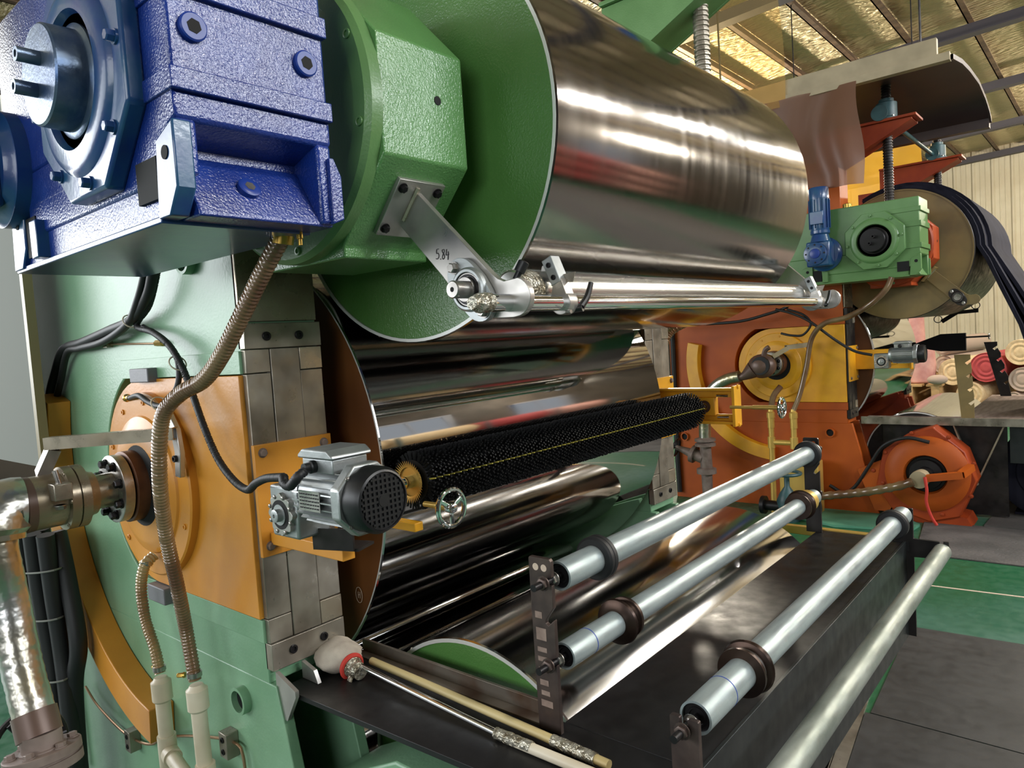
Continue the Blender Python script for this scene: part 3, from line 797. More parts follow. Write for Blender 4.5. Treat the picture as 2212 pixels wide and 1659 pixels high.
# idler roller, chromed bar and its two clamps
IX, IZ = -.940, 1.602
t = thing('idler_roller', 'slim bright idler roller below the brushed roll', 'roller', (IX, 1.0, IZ - .04))
obj('roller_tube', G().lathe((IX, 1.115, IZ), (0, 1, 0), [(0, .02), (0, .037), (.003, .041), (1.66, .041), (1.663, .037), (1.663, .02)], 48), M['rollertube'], t)
obj('roller_shaft', G().lathe((IX, .948, IZ), (0, 1, 0), [(0, .005), (0, .0145), (.002, .0165), (.045, .0165), (.047, .0190), (2.027, .0190)], 32), M['machined'], t)
obj('centre_hole', G().cyl((IX, .9478, IZ), (IX, .949, IZ), .0048, 16), M['void'], t)
obj('plastic_wrap', G().lathe((IX, 1.118, IZ), (0, 1, 0), [(0, .042), (.02, .0435), (.035, .0425), (.05, .043), (.06, .0415)], 32), M['film'], t)
RX, RZ = -.866, 1.571
t = thing('chromed_bar', 'chromed bar with crinkled film on its end', 'bar', (RX, .93, RZ - .02))
obj('bar_rod', G().cyl((RX, .935, RZ), (RX, 2.985, RZ), .0165, 32), M['chrome_bar'], t)
obj('film_wrap', G().tube([(RX, .920, RZ), (RX, .930, RZ - .001), (RX, .945, RZ), (RX, .960, RZ + .001), (RX, .968, RZ)], .019, 16, .004, rf=lambda L, i: .0185 + rnd(-.0012, .0012) + (.0 if L > .012 else -.006)), M['film'], t)

def bar_clamp(y, label, s=1):
    t = thing('bar_clamp', label, 'clamp', (RX, y, RZ - .03), 'clamps on the chromed bar')
    jaw = [(RX - .016, RZ + .042), (RX + .004, RZ + .050), (RX + .016, RZ + .016)] + arc(RX, RZ, .025, 40, -150, 16) + [(RX - .022, RZ + .016)]
    obj('jaw', G().prism(jaw, 'Y', y - .014, y + .014), M['satin'], t, bevel=.0015)
    e = Vector((-.38, 0, .92)).normalized(); c0 = Vector((RX - .018, y, RZ + .066))
    blk = obj('knife_block', G().obox(c0, (.026, .030, .058), (.92, 0, .38), (0, 1, 0)), M['alu'], t, bevel=.0015)
    for q in (-.015, .013):
        socket(blk, c0 + Vector((0, -.015, 0)) + e * q, (0, -1, 0), .0055, .003, M['oxide'])
    obj('blade', G().slab([(RX - .004, y + .004, RZ + .058), (RX + .028, y + .004, RZ + .060), (RX + .020, y + .004, RZ + .040), (RX, y + .004, RZ + .042)], (0, 1, 0), .003), M['steel'], blk)
    obj('guard_plate', G().slab([(RX - .026, y + .014, RZ + .092), (RX - .062, y + .014, RZ + .082), (RX - .070, y + .014, RZ + .058), (RX - .03, y + .014, RZ + .050)], (0, 1, 0), .002), M['satin'], blk)
    h = obj('lever_hub', G().cyl((RX + .008, y + .016, RZ - .014), (RX + .030, y + .022, RZ - .012), .0085, 20), M['black'], t)
    obj('lever_arm', G().tube([(RX + .026, y + .022, RZ - .010), (RX + .030, y + .040, RZ + .010), (RX + .032, y + .054, RZ + .038)], .006, 10, .006, rf=lambda L, i: .0075 - .03 * L), M['black'], h)
    obj('clamp_screw', G().cyl((RX + .018, y - .02, RZ - .02), (RX + .030, y - .02, RZ - .02), .004, 12), M['machined'], t)
    return t
bar_clamp(1.195, 'silver knife clamp with black lever beside the flat satin arm')
bar_clamp(2.80, 'silver knife clamp with black lever at the far end of the bar')
t = thing('thumb_screw', 'black knurled screw on the arm lobe', 'screw', (-.846, 1.05, 1.61))
obj('screw_head', G().lathe((-.846, 1.02, 1.612), (.35, .35, .87), [(0, .006), (.015, .006), (.015, .0105), (.035, .0105), (.037, .008)], 20), M['black'], t)
# handwritten figure on the arm
def strokes(name, lines, m, parent, o, u, v, r=.0007):
    g = G()
    for ln in lines:
        g.tube([Vector(o) + Vector(u) * a + Vector(v) * b for a, b in ln], r, 4, .003, smooth=True)
    return obj(name, g, m, parent)
arm1 = [o for o in S.objects if o.name.startswith('idler_bracket')][0]
five = [[(.009, .0215), (.003, .0205), (.002, .0125), (.0065, .0135), (.0085, .008), (.005, .002), (.0, .0025)], [(.0125, .002), (.0135, .0015), (.0128, .001)],
        [(.0235, .0205), (.0185, .0195), (.0185, .0155), (.0230, .0105), (.0240, .005), (.0205, .0012), (.0175, .0045), (.0195, .010), (.0240, .016), (.0235, .0205)],
        [(.0310, .021), (.0285, .0105), (.0300, .0095), (.0365, .0105)], [(.0350, .0165), (.0345, .0085), (.0335, .0)]]
strokes('written_number', five, M['ink'], arm1, (-1.045, 1.0145, 1.672), (1, 0, -.12), (.05, 0, 1), .0009)

# ---------------------------------------------------------------- rotary joint and piping on the drum journal
def rotary_joint(dy, x, z, ys, m, name, label, sc=1.0, wrap=None):
    """ys: how far toward the aisle the joint starts"""
    t = thing(name, label, 'rotary joint', (x, dy + ys, z - .1))
    L = lambda p, n=48: G().lathe((x, dy + ys, z), (0, -1, 0), [(a, b * sc) for a, b in p], n)
    obj('journal_collar', L([(-.03, .100), (.038, .100), (.04, .096), (.04, .08)]), M['rust'], t)
    fl = obj('mounting_flange', L([(.046, .05), (.046, .094), (.070, .094), (.072, .091), (.072, .045)]), M['machined'], t)
    for k in range(8):
        a = k * PI / 4 + .3
        bolt(fl, (x + .073 * sc * math.cos(a), dy + ys - .072, z + .073 * sc * math.sin(a)), (0, -1, 0), .011, .018, M['oxide'])
    obj('neck', L([(.07, .047), (.118, .047), (.12, .058), (.132, .060)]), m, t)
    bf = obj('body_flange', L([(.132, .062), (.146, .064), (.148, .084), (.170, .084), (.170, .078), (.174, .078), (.174, .084), (.196, .084), (.198, .072)]), m, t)
    for k in range(6):
        a = k * PI / 3
        socket(bf, (x + .078 * sc * math.cos(a), dy + ys - .196, z + .078 * sc * math.sin(a)), (0, -1, 0), .006, .003, m)
    obj('body', L([(.198, .070), (.275, .070)]), m, t)
    return t
rj = rotary_joint(0, DX, DZ, .84, M['steel_light'], 'rotary_joint', 'grey steel rotary joint bolted to the amber bearing cover')
obj('tape_band', G().lathe((DX, .572, DZ), (0, -1, 0), [(0, .0705), (.02, .072), (.022, .0705)], 40), M['tape'], rj)
lug = obj('torque_lug', G().box(DX + .052, DX + .10, .600, .642, DZ + .01, DZ + .052), M['steel'], rj, bevel=.002)
bolt(lug, (DX + .085, .615, DZ - .002), (0, 0, -1), .012, .012, M['machined'])
obj('lug_pin', G().cyl((DX + .075, .62, DZ + .05), (DX + .07, .615, DZ + .085), .007, 14), M['machined'], lug)

t = thing('torque_bar', 'square steel tube bar bracing the rotary joint', 'bar', (-2.05, .7, 1.2))
g = G()
a = Vector((-1.845, .826, 1.322)); b = Vector((-2.132, .622, 1.314))
def sqtube(g, a, b, w, wall=.003, up=(0, 0, 1)):
    d = (b - a); L = d.length; d = d.normalized(); u = Vector(up); u = (u - d * u.dot(d)).normalized(); s = d.cross(u)
    vs = []; fs = []
    for t in (0, L):
        for r in (w / 2, w / 2 - wall):
            for (i, j) in ((-1, -1), (1, -1), (1, 1), (-1, 1)):
                vs.append(a + d * t + s * i * r + u * j * r)
    for k in range(4):
        k2 = (k + 1) % 4
        fs += [(k, k2, 8 + k2, 8 + k), (4 + k, 12 + k, 12 + k2, 4 + k2), (k, 4 + k, 4 + k2, k2), (8 + k, 8 + k2, 12 + k2, 12 + k)]
    g.add(vs, fs)
sqtube(g, a, b, .032)
obj('bar_tube', g, M['steel_light'], t)
g = G(); sqtube(g, Vector((-2.122, .632, 1.302)), Vector((-2.168, .612, 1.232)), .030, up=(1, 0, 0))
obj('bar_leg', g, M['satin'], t)
clip = [(-1.935, 1.395), (-1.885, 1.378), (-1.845, 1.33), (-1.835, 1.27), (-1.848, 1.205), (-1.875, 1.207), (-1.866, 1.27), (-1.875, 1.315), (-1.905, 1.35), (-1.94, 1.362)]
cl = obj('anchor_clip', G().prism(clip, 'Y', .826, .840), M['satin'], t, bevel=.002)
for (x, z) in ((-1.915, 1.372), (-1.858, 1.255)):
    socket(cl, (x, .826, z), (0, -1, 0), .009, .008, M['oxide'])

t = thing('foil_wrapped_pipe', 'steam pipe wrapped in crinkled silver foil', 'pipe', (-2.06, .5, .64))
obj('elbow_wrap', G().tube([(DX, .552, DZ), (DX, .52, DZ), (DX + .01, .495, DZ - .02), (DX + .015, .488, DZ - .07)], .08, 24, .012, rf=lambda L, i: .076 + rnd(-.002, .002) - (.012 if L > .1 else 0)), M['foil'], t)
obj('pipe_wrap', G().tube([(-2.13, .488, 1.10), (-2.12, .49, 1.03), (-2.124, .50, .934), (-2.085, .50, .80), (-2.01, .50, .66)], .046, 24, .01, rf=lambda L, i: .045 + rnd(-.0012, .0012)), M['foil'], t)
obj('end_tape', G().tube([(-2.018, .50, .68), (-1.992, .50, .628)], .049, 20, .02), M['tape'], t)
VX, VY, VZ = -1.985, .50, .60
t = thing('pipe_valve', 'dusty flanged stop valve below the foil wrapped pipe', 'valve', (VX, VY, VZ - .3))
dn = Vector((.18, 0, -1)).normalized()
obj('pipe_stub', G().lathe((VX, VY, VZ + .04), dn, [(0, .044), (.035, .044), (.036, .05), (.045, .05)], 32), M['castbrown'], t)
f = obj('valve_flange', G().lathe((VX, VY, VZ), dn, [(0, .045), (0, .080), (.002, .082), (.02, .082), (.02, .076), (.026, .076), (.026, .082), (.046, .082), (.05, .06)], 40), M['castbrown'], t)
u = dn.orthogonal().normalized(); w = dn.cross(u)
for k in range(6):
    a = k * PI / 3 + .4
    bolt(f, Vector((VX, VY, VZ)) + (u * math.cos(a) + w * math.sin(a)) * .064, -dn, .011, .012, M['castbrown'])
obj('valve_body', G().lathe((VX, VY, VZ), dn, [(.05, .045), (.08, .05), (.12, .07), (.17, .075), (.22, .06), (.25, .05), (.25, .08), (.29, .08)], 32), M['steel_dark'], t)
hw = obj('handwheel', G().torus((VX - .22, VY + .03, VZ - .08), (1, .1, .25), .085, .009, 40, 8), M['oxide'], t)
g = G()
for k in range(3):
    a = 2 * PI * k / 3; e = Vector((0, math.cos(a), math.sin(a)))
    g.cyl((VX - .22, VY + .03, VZ - .08), Vector((VX - .22, VY + .03, VZ - .08)) + e * .085, .006, 8)
g.cyl((VX - .24, VY + .03, VZ - .08), (VX - .04, VY, VZ - .14), .011, 12)
obj('wheel_spindle', g, M['oxide'], hw)

# hoses
def ribbed(r, pitch, amp): return lambda L, i: r + (amp if (L / pitch) % 1.0 < .45 else -amp)
hb = [(-1.167, .75, 1.722), (-1.217, .74, 1.67), (-1.296, .73, 1.589), (-1.372, .72, 1.512), (-1.448, .715, 1.462), (-1.547, .71, 1.434), (-1.611, .70, 1.394), (-1.648, .70, 1.331), (-1.693, .71, 1.22), (-1.756, .74, 1.085), (-1.794, .77, .955), (-1.836, .80, .817), (-1.812, .80, .690)]
t = thing('spiral_hose', 'brown wire spiral drain hose from blue gearbox to white pipe', 'hose', (-1.81, .8, .69))
obj('hose_wall', G().tube(hb, .0165, 14, .0022, rf=ribbed(.0165, .0088, .0009)), M['hose'], t, ang=.9)
obj('hose_clamp', G().lathe((-1.813, .80, .70), (0, 0, 1), [(0, .0185), (.012, .0185)], 24), M['machined'], t)
bolt(t, (-1.832, .785, .705), (-1, -1, 0), .006, .02, M['brass'])
obj('outlet_fitting', G().lathe((-1.165, .752, 1.735), (-.25, -.05, -1), [(0, .012), (.01, .012), (.012, .0195), (.03, .0195)], 20), M['brass'], t)
t = thing('oil_nipple', 'small brass nipple under the blue gearbox', 'fitting', (-1.13, .76, 1.70))
obj('nipple_body', G().lathe((-1.13, .76, 1.722), (0, 0, -1), [(0, .006), (.012, .006), (.013, .004), (.024, .004)], 12), M['brass'], t)
hc = [(-2.08, .838, .965), (-2.078, .81, .945), (-2.092, .80, .881), (-2.083, .80, .791), (-2.042, .80, .721), (-2.022, .80, .655)]
t = thing('spiral_hose', 'short clear spiral hose from amber bearing cover to white pipe', 'hose', (-2.02, .8, .655))
obj('hose_wall', G().tube(hc, .014, 14, .0022, rf=ribbed(.0145, .0088, .0009)), M['clearhose'], t, ang=.9)
for p in ((-2.079, .815, .95), (-2.024, .80, .668)):
    c = obj('hose_clamp', G().lathe(p, (0, 0, 1), [(-.006, .017), (.006, .017)], 24), M['machined'], t)
    bolt(c, Vector(p) + Vector((-.016, -.006, 0)), (-1, 0, 0), .005, .014, M['brass'])
# white pipes
t = thing('plastic_drain_pipe', 'cream plastic drain pipes joined by tees beside the amber rail', 'pipe', (-1.9, .8, .2))
def pvc(a, b, r=.0195, nm='pipe_run'):
    return obj(nm, G().cyl(a, b, r, 24), M['pvc'], t)
pvc((-2.022, .80, .63), (-2.018, .80, .10)); pvc((-1.808, .80, .665), (-1.795, .80, .05))
pvc((-2.02, .80, .435), (-1.79, .765, .425))
for (x, z) in ((-2.022, .632), (-1.808, .668)):
    obj('pipe_coupling', G().lathe((x, .80, z), (.03, 0, -1), [(-.012, .016), (-.004, .0205), (0, .0265), (.05, .0265), (.056, .021)], 24), M['pvc'], t)
for (x, z) in ((-2.02, .435), (-1.8, .428)):
    obj('pipe_tee', G().lathe((x, .80, z + .045), (.02, 0, -1), [(0, .0245), (.09, .0245)], 24), M['pvc'], t)
obj('pipe_socket_end', G().lathe((-2.0, .797, .434), (.98, -.15, -.04), [(0, .0245), (.028, .0245)], 24), M['pvc'], t)
strokes('pipe_marking', [[(0, .008), (.006, .0), (.010, .010)], [(.014, .0), (.016, .011), (.022, .002)], [(.028, .010), (.030, -.001)], [(.036, .009), (.042, .009), (.038, .0), (.044, .001)], [(.050, .010), (.056, .0)], [(.050, .0), (.056, .010)]], M['ink'], t, (-1.945, .7705, .428), (.985, -.15, -.04), (0, 0, 1), .0006)

# cables on the frame
def cable(pts, r, label, m=None, ribs=False, name='cable', group='black cables on the mint green frame'):
    g = G().tube(pts, r, 10, .0025 if ribs else .012, rf=ribbed(r, .006, r * .07) if ribs else None)
    return obj(name, g, m or M['rubber'], label=label, cat='cable', group=group, ang=.9)
cable([(-1.91, .84, 1.78), (-1.925, .84, 1.737), (-1.97, .84, 1.682), (-2.092, .845, 1.629), (-2.29, .855, 1.609), (-2.52, .86, 1.586), (-2.691, .86, 1.571), (-2.811, .868, 1.504), (-2.926, .87, 1.389), (-2.972, .87, 1.20)], .014, 'thick black cable running down the frame behind the amber rail end')
cable([(-1.93, .828, 1.78), (-1.95, .83, 1.737), (-2.01, .83, 1.671), (-2.113, .84, 1.618), (-2.315, .85, 1.580), (-2.523, .855, 1.568), (-2.65, .858, 1.56), (-2.76, .865, 1.47), (-2.86, .87, 1.37), (-2.92, .872, 1.2)], .011, 'second black cable lying along the thick one under the gearbox')
cable([(-1.905, .85, 1.78), (-1.92, .85, 1.741), (-1.99, .852, 1.662), (-2.09, .855, 1.613), (-1.98, .85, 1.587), (-1.87, .84, 1.548), (-1.811, .84, 1.493), (-1.773, .84, 1.434), (-1.703, .83, 1.344), (-1.648, .83, 1.267), (-1.562, .82, 1.222), (-1.485, .81, 1.209), (-1.412, .79, 1.233), (-1.341, .775, 1.252), (-1.262, .765, 1.262)], .0085, 'black corrugated cable hanging across the amber housing to the motor', ribs=True)
cable([(-2.05, .856, 1.606), (-1.95, .852, 1.572), (-1.862, .85, 1.527), (-1.835, .842, 1.464), (-1.855, .832, 1.42), (-1.912, .825, 1.391), (-1.985, .825, 1.40), (-2.059, .83, 1.418), (-2.17, .85, 1.409)], .0075, 'thin black cable looping back to the sensor on the amber cover')
obj('sensor_plug', G().lathe((-2.17, .85, 1.409), (-1, .1, 0), [(0, .009), (.02, .009), (.022, .012), (.03, .012)], 12), M['brass'], label='small brass sensor plug at the end of the thin cable', cat='sensor')
for p in ((-2.10, .845, 1.625), (-1.835, .842, 1.50), (-1.93, .828, 1.396)):
    obj('cable_tie', G().torus(p, (.8, 0, .5), .021, .002, 20, 6), M['pvc'], label={0: 'pale cable tie around the cable fork under the gearbox', 1: 'pale cable tie holding the corrugated cable beside the spiral hose', 2: 'pale cable tie on the thin cable by the spiral hose'}[[(-2.10, .845, 1.625), (-1.835, .842, 1.50), (-1.93, .828, 1.396)].index(p)], cat='cable tie')
t = thing('grease_line', 'thin copper grease line high on the mint green frame', 'tube', (-2.2, .88, 1.56))
obj('line_tube', G().tube([(-2.52, .878, 1.578), (-1.985, .878, 1.556)], .003, 8, smooth=False), M['copper'], t)
obj('line_nut', G().lathe((-2.03, .878, 1.5585), (1, 0, -.04), [(0, .009), (.04, .009), (.042, .006), (.05, .006)], 6), M['brass'], t)
obj('line_clip', G().box(-2.38, -2.35, .868, .888, 1.562, 1.59), M['steel_light'], t)
t = thing('grease_line', 'thin copper grease line low on the mint green frame', 'tube', (-2.2, .88, .3))
obj('line_tube', G().tube([(-2.858, .872, .36), (-2.75, .872, .318), (-2.55, .872, .29), (-2.40, .872, .30), (-2.307, .872, .325), (-2.231, .872, .368), (-2.068, .872, .427), (-1.869, .872, .484), (-1.779, .872, .50), (-1.740, .872, .475), (-1.736, .872, .30)], .004, 8), M['copper'], t)
for (x, z) in ((-2.46, .292), (-1.805, .492)):
    c = obj('line_clamp', G().box(x - .02, x + .02, .852, .887, z - .034, z + .034), M['steel'], t, bevel=.002)
    for q in (-.016, .016):
        socket(c, (x, .852, z + q), (0, -1, 0), .008, .003, M['oxide'])
for (a, z0) in ((-2.99, .0), (-2.972, .02), (-2.954, .01)):
    obj('grease_tube', G().tube([(a, .876, .95), (a - .005, .876, .6), (a + .01, .876, .25), (a + .02, .876, .02)], .0035, 6), M['steel_light'], label={0.0: 'thin upright tube nearest the black cable bundle', .02: 'thin upright tube, middle one of three on the frame', .01: 'thin upright tube closest to the amber rail'}[z0], cat='tube', group='three thin tubes on the frame')
bun = [((-2.86, .70, .99), (-2.93, .72, .73), (-2.97, .73, .51), (-2.93, .73, .32), (-2.90, .73, .02)),
       ((-2.80, .69, .99), (-2.85, .70, .75), (-2.88, .71, .54), (-2.85, .71, .35), (-2.83, .71, .02)),
       ((-2.72, .69, .99), (-2.75, .70, .77), (-2.77, .71, .57), (-2.75, .71, .39), (-2.72, .71, .02)),
       ((-2.64, .70, .99), (-2.66, .71, .79), (-2.66, .72, .60), (-2.65, .72, .41), (-2.65, .72, .02)),
       ((-2.83, .73, .99), (-2.90, .74, .74), (-2.92, .75, .52), (-2.90, .75, .32), (-2.86, .75, .02)),
       ((-2.76, .73, .99), (-2.80, .74, .76), (-2.82, .75, .56), (-2.79, .75, .37), (-2.77, .75, .02)),
       ((-2.58, .72, .99), (-2.60, .73, .80), (-2.61, .74, .61), (-2.60, .74, .43), (-2.61, .74, .02)),
       ((-2.69, .74, .99), (-2.70, .75, .80), (-2.72, .76, .63), (-2.70, .76, .43), (-2.70, .76, .02)),
       ((-2.60, .76, .99), (-2.58, .77, .81), (-2.55, .77, .62), (-2.60, .76, .45), (-2.64, .76, .02))]
bl = ['outermost black cable of the bundle beside the foil pipe', 'black cable second from the outside of the tied bundle', 'black cable in the middle front of the tied bundle', 'front black cable of the bundle closest to the rail', 'black cable at the back edge of the tied bundle', 'black cable in the middle back of the tied bundle', 'slack black cable on the rail side of the bundle', 'black cable hidden deep in the tied bundle', 'black cable bowing out of the bundle toward the rail']
for p, l in zip(bun, bl):
    cable(p, .026, l, group='tied bundle of black cables')
for k, (z, x, w) in enumerate(((.86, -2.72, .17), (.70, -2.75, .18), (.50, -2.76, .19), (.24, -2.75, .17))):
    g = G().tube([(x + w * math.cos(a), .725 + .055 * math.sin(a), z + .02 * math.cos(a)) for a in [2 * PI * q / 20 for q in range(21)]], .003, 6)
    obj('cable_tie', g, M['greypanel'], label=['topmost tie around the black cable bundle', 'second tie down the black cable bundle', 'third tie down the black cable bundle', 'lowest tie around the black cable bundle'][k], cat='cable tie', group='ties on the cable bundle')
# grey stop blocks on frame
obj('stop_block', G().box(-2.165, -2.045, .852, .887, 1.452, 1.492), M['greybox'], label='grey stop block above the amber bearing housing', cat='block', bevel=.003)
obj('stop_block', G().box(-2.185, -2.075, .852, .887, .815, .862), M['greybox'], label='grey stop block below the amber bearing housing', cat='block', bevel=.003)
t = thing('guard_panel', 'pale grey sheet guard with a beige edge beside the frame', 'panel', (-3.2, .78, 1.18))
obj('panel_sheet', G().box(-4.2, -2.752, .775, .79, 1.185, 2.4), M['greypanel'], t)
obj('panel_edge', G().box(-2.752, -2.722, .772, .80, 1.185, 2.4), M['beige'], t)

# ---------------------------------------------------------------- brush roller, its brackets, motor and handwheels
BX, BZ = -1.335, 1.172
def brush(dy, name, label, far=2.66):
    t = thing(name, label, 'brush', (BX, dy + 1.15, BZ - .075))
    y0, y1 = dy + 1.165, dy + far
    obj('brush_core', G().cyl((BX, y0, BZ), (BX, y1, BZ), .052, 48), M['blackbristle'], t)
    obj('brush_shaft', G().lathe((BX, dy + .86, BZ), (0, 1, 0), [(0, .012), (.27, .012), (.27, .016), (far - .79, .016), (far - .78, .012), (far - .7, .012)], 20), M['chrome_bar'], t)
    d = obj('brush_disc', G().lathe((BX, y0 - .010, BZ), (0, 1, 0), [(0, .038), (.003, .038)], 40), M['gold'], t)
    gb, gy = G(), G()
    rows = 44; cols = int((far - 1.17) / .0115)
    for i in range(cols):
        for k in range(rows):
            a = 2 * PI * k / rows + (PI / rows if i % 2 else 0)
            yy = y0 + .004 + i * (y1 - y0 - .008) / cols
            e = Vector((math.cos(a), rnd(-.05, .05), math.sin(a))); f = Vector((-math.sin(a), 0, math.cos(a))); u = Vector((0, 1, 0))
            c = Vector((BX, yy, BZ)); h = .0735 + rnd(-.0015, .0015); w = .0024; w2 = .0030
            gg = gy if (k == 1 and i % 2 == 0) else gb
            if gg is gy: w2 = .0016
            gg.add([c + e * .05 + f * w, c + e * .05 + u * w, c + e * .05 - f * w, c + e * .05 - u * w, c + e * h + f * w2, c + e * h + u * w2, c + e * h - f * w2, c + e * h - u * w2],
                   [(0, 1, 5, 4), (1, 2, 6, 5), (2, 3, 7, 6), (3, 0, 4, 7), (4, 5, 6, 7)])
    obj('bristles', gb, M['blackbristle'], t, kind='stuff')
    obj('yellow_bristle_rows', gy, M['yellowbristle'], t, kind='stuff')
    # ring of splayed tufts at the near end
    g = G()
    for k in range(44):
        a = 2 * PI * k / 44; e = Vector((math.cos(a), -.25, math.sin(a))); f = Vector((-math.sin(a), 0, math.cos(a)))
        c = Vector((BX, y0 - .006, BZ))
        g.add([c + e * .036 + f * .003, c + e * .036 - f * .003, c + e * .036 + Vector((0, .004, 0)), c + e * .054], [(0, 1, 3), (1, 2, 3), (2, 0, 3)])
    obj('end_tufts', g, M['gold'], d, kind='stuff')
    return t
brush(0, 'brush_roller', 'long black bristle brush roller in front of the mirror bright drum')

def brush_bracket(dy, y, s, m, name, label, plate=True, channel=True):
    """s = +1: webs toward the near side"""
    t = thing(name, label, 'bracket', (-1.6, dy + y, 1.02))
    Y = lambda v: dy + y + s * v
    if plate:
        yy = sorted((Y(-.0), Y(-.218)))
        p = obj('mounting_plate', G().box(-1.584, -1.572, yy[0], yy[1], 1.02, 1.292), m, t, bevel=.001)
        for f in (.022, .195):
            for z in (1.272, 1.045):
                bolt(p, (-1.572, Y(-.218 + f), z), (1, 0, 0), .0095, .009, M['castbrown'])
    if not channel:
        return t
    for z in (1.108, 1.246):
        q = sorted((Y(.0), Y(-.05)))
        obj('channel_flange', G().box(-1.572, -1.20, q[0], q[1], z - .005, z + .005), m, t, bevel=.001)
    q = sorted((Y(-.045), Y(-.055)))
    obj('channel_web', G().prism([(-1.572, 1.105), (-1.20, 1.105), (-1.20, 1.14), (-1.42, 1.14), (-1.42, 1.21), (-1.20, 1.21), (-1.20, 1.25), (-1.572, 1.25)], 'Y', q[0], q[1]), m, t, bevel=.001)
    q = sorted((Y(.006), Y(-.06)))
    e = obj('end_plate', G().box(-1.20, -1.188, q[0], q[1], 1.095, 1.26), m, t, bevel=.001)
    for z in (1.10, 1.255):
        bolt(e, (-1.188, Y(-.03), z), (1, 0, 0), .008, .006, m)
    q = sorted((Y(-.03), Y(-.066)))
    b = obj('slide_block', G().box(BX - .045, BX + .045, q[0], q[1], BZ - .038, BZ + .038), m, t, bevel=.003)
    obj('slide_bore', G().pipe((BX, q[0] - .004, BZ), (BX, q[1] + .004, BZ), .026, .014, 28), M['rust'], b)
    for z in (-.045, .045):
        obj('guide_rod', G().cyl((BX + .05, Y(-.045), BZ + z), (BX + .10, Y(-.045), BZ + z), .007, 12), M['chrome_bar'], t)
    return t

def handwheel(x0, x1, y, z, r, label, dy=0, lm=None):
    t = thing('adjusting_handwheel', label, 'handwheel', (x1, dy + y, z - r))
    obj('stem', G().lathe((x0, dy + y, z), (1, 0, 0), [(0, .0065), ((x1 - x0) * .45, .0065), ((x1 - x0) * .45, .0085), (x1 - x0 - .004, .0085)], 16), lm or M['gold'], t)
    c = Vector((x1, dy + y, z))
    obj('wheel_rim', G().torus(c, (1, 0, 0), r, r * .145, 40, 10), M['chrome_bar'], t)
    hub = obj('wheel_hub', G().lathe(c - Vector((.010, 0, 0)), (1, 0, 0), [(0, .012), (.012, .013), (.020, .010), (.022, .007)], 20), M['chrome_bar'], t)
    for k in range(3):
        a = 2 * PI * k / 3 + .5; e = Vector((0, math.cos(a), math.sin(a)))
        obj('spoke', G().obox(c + e * r * .55, (r * .8, r * .26, .006), e, e.cross(Vector((1, 0, 0)))), M['chrome_bar'], t, bevel=.002)
    return t

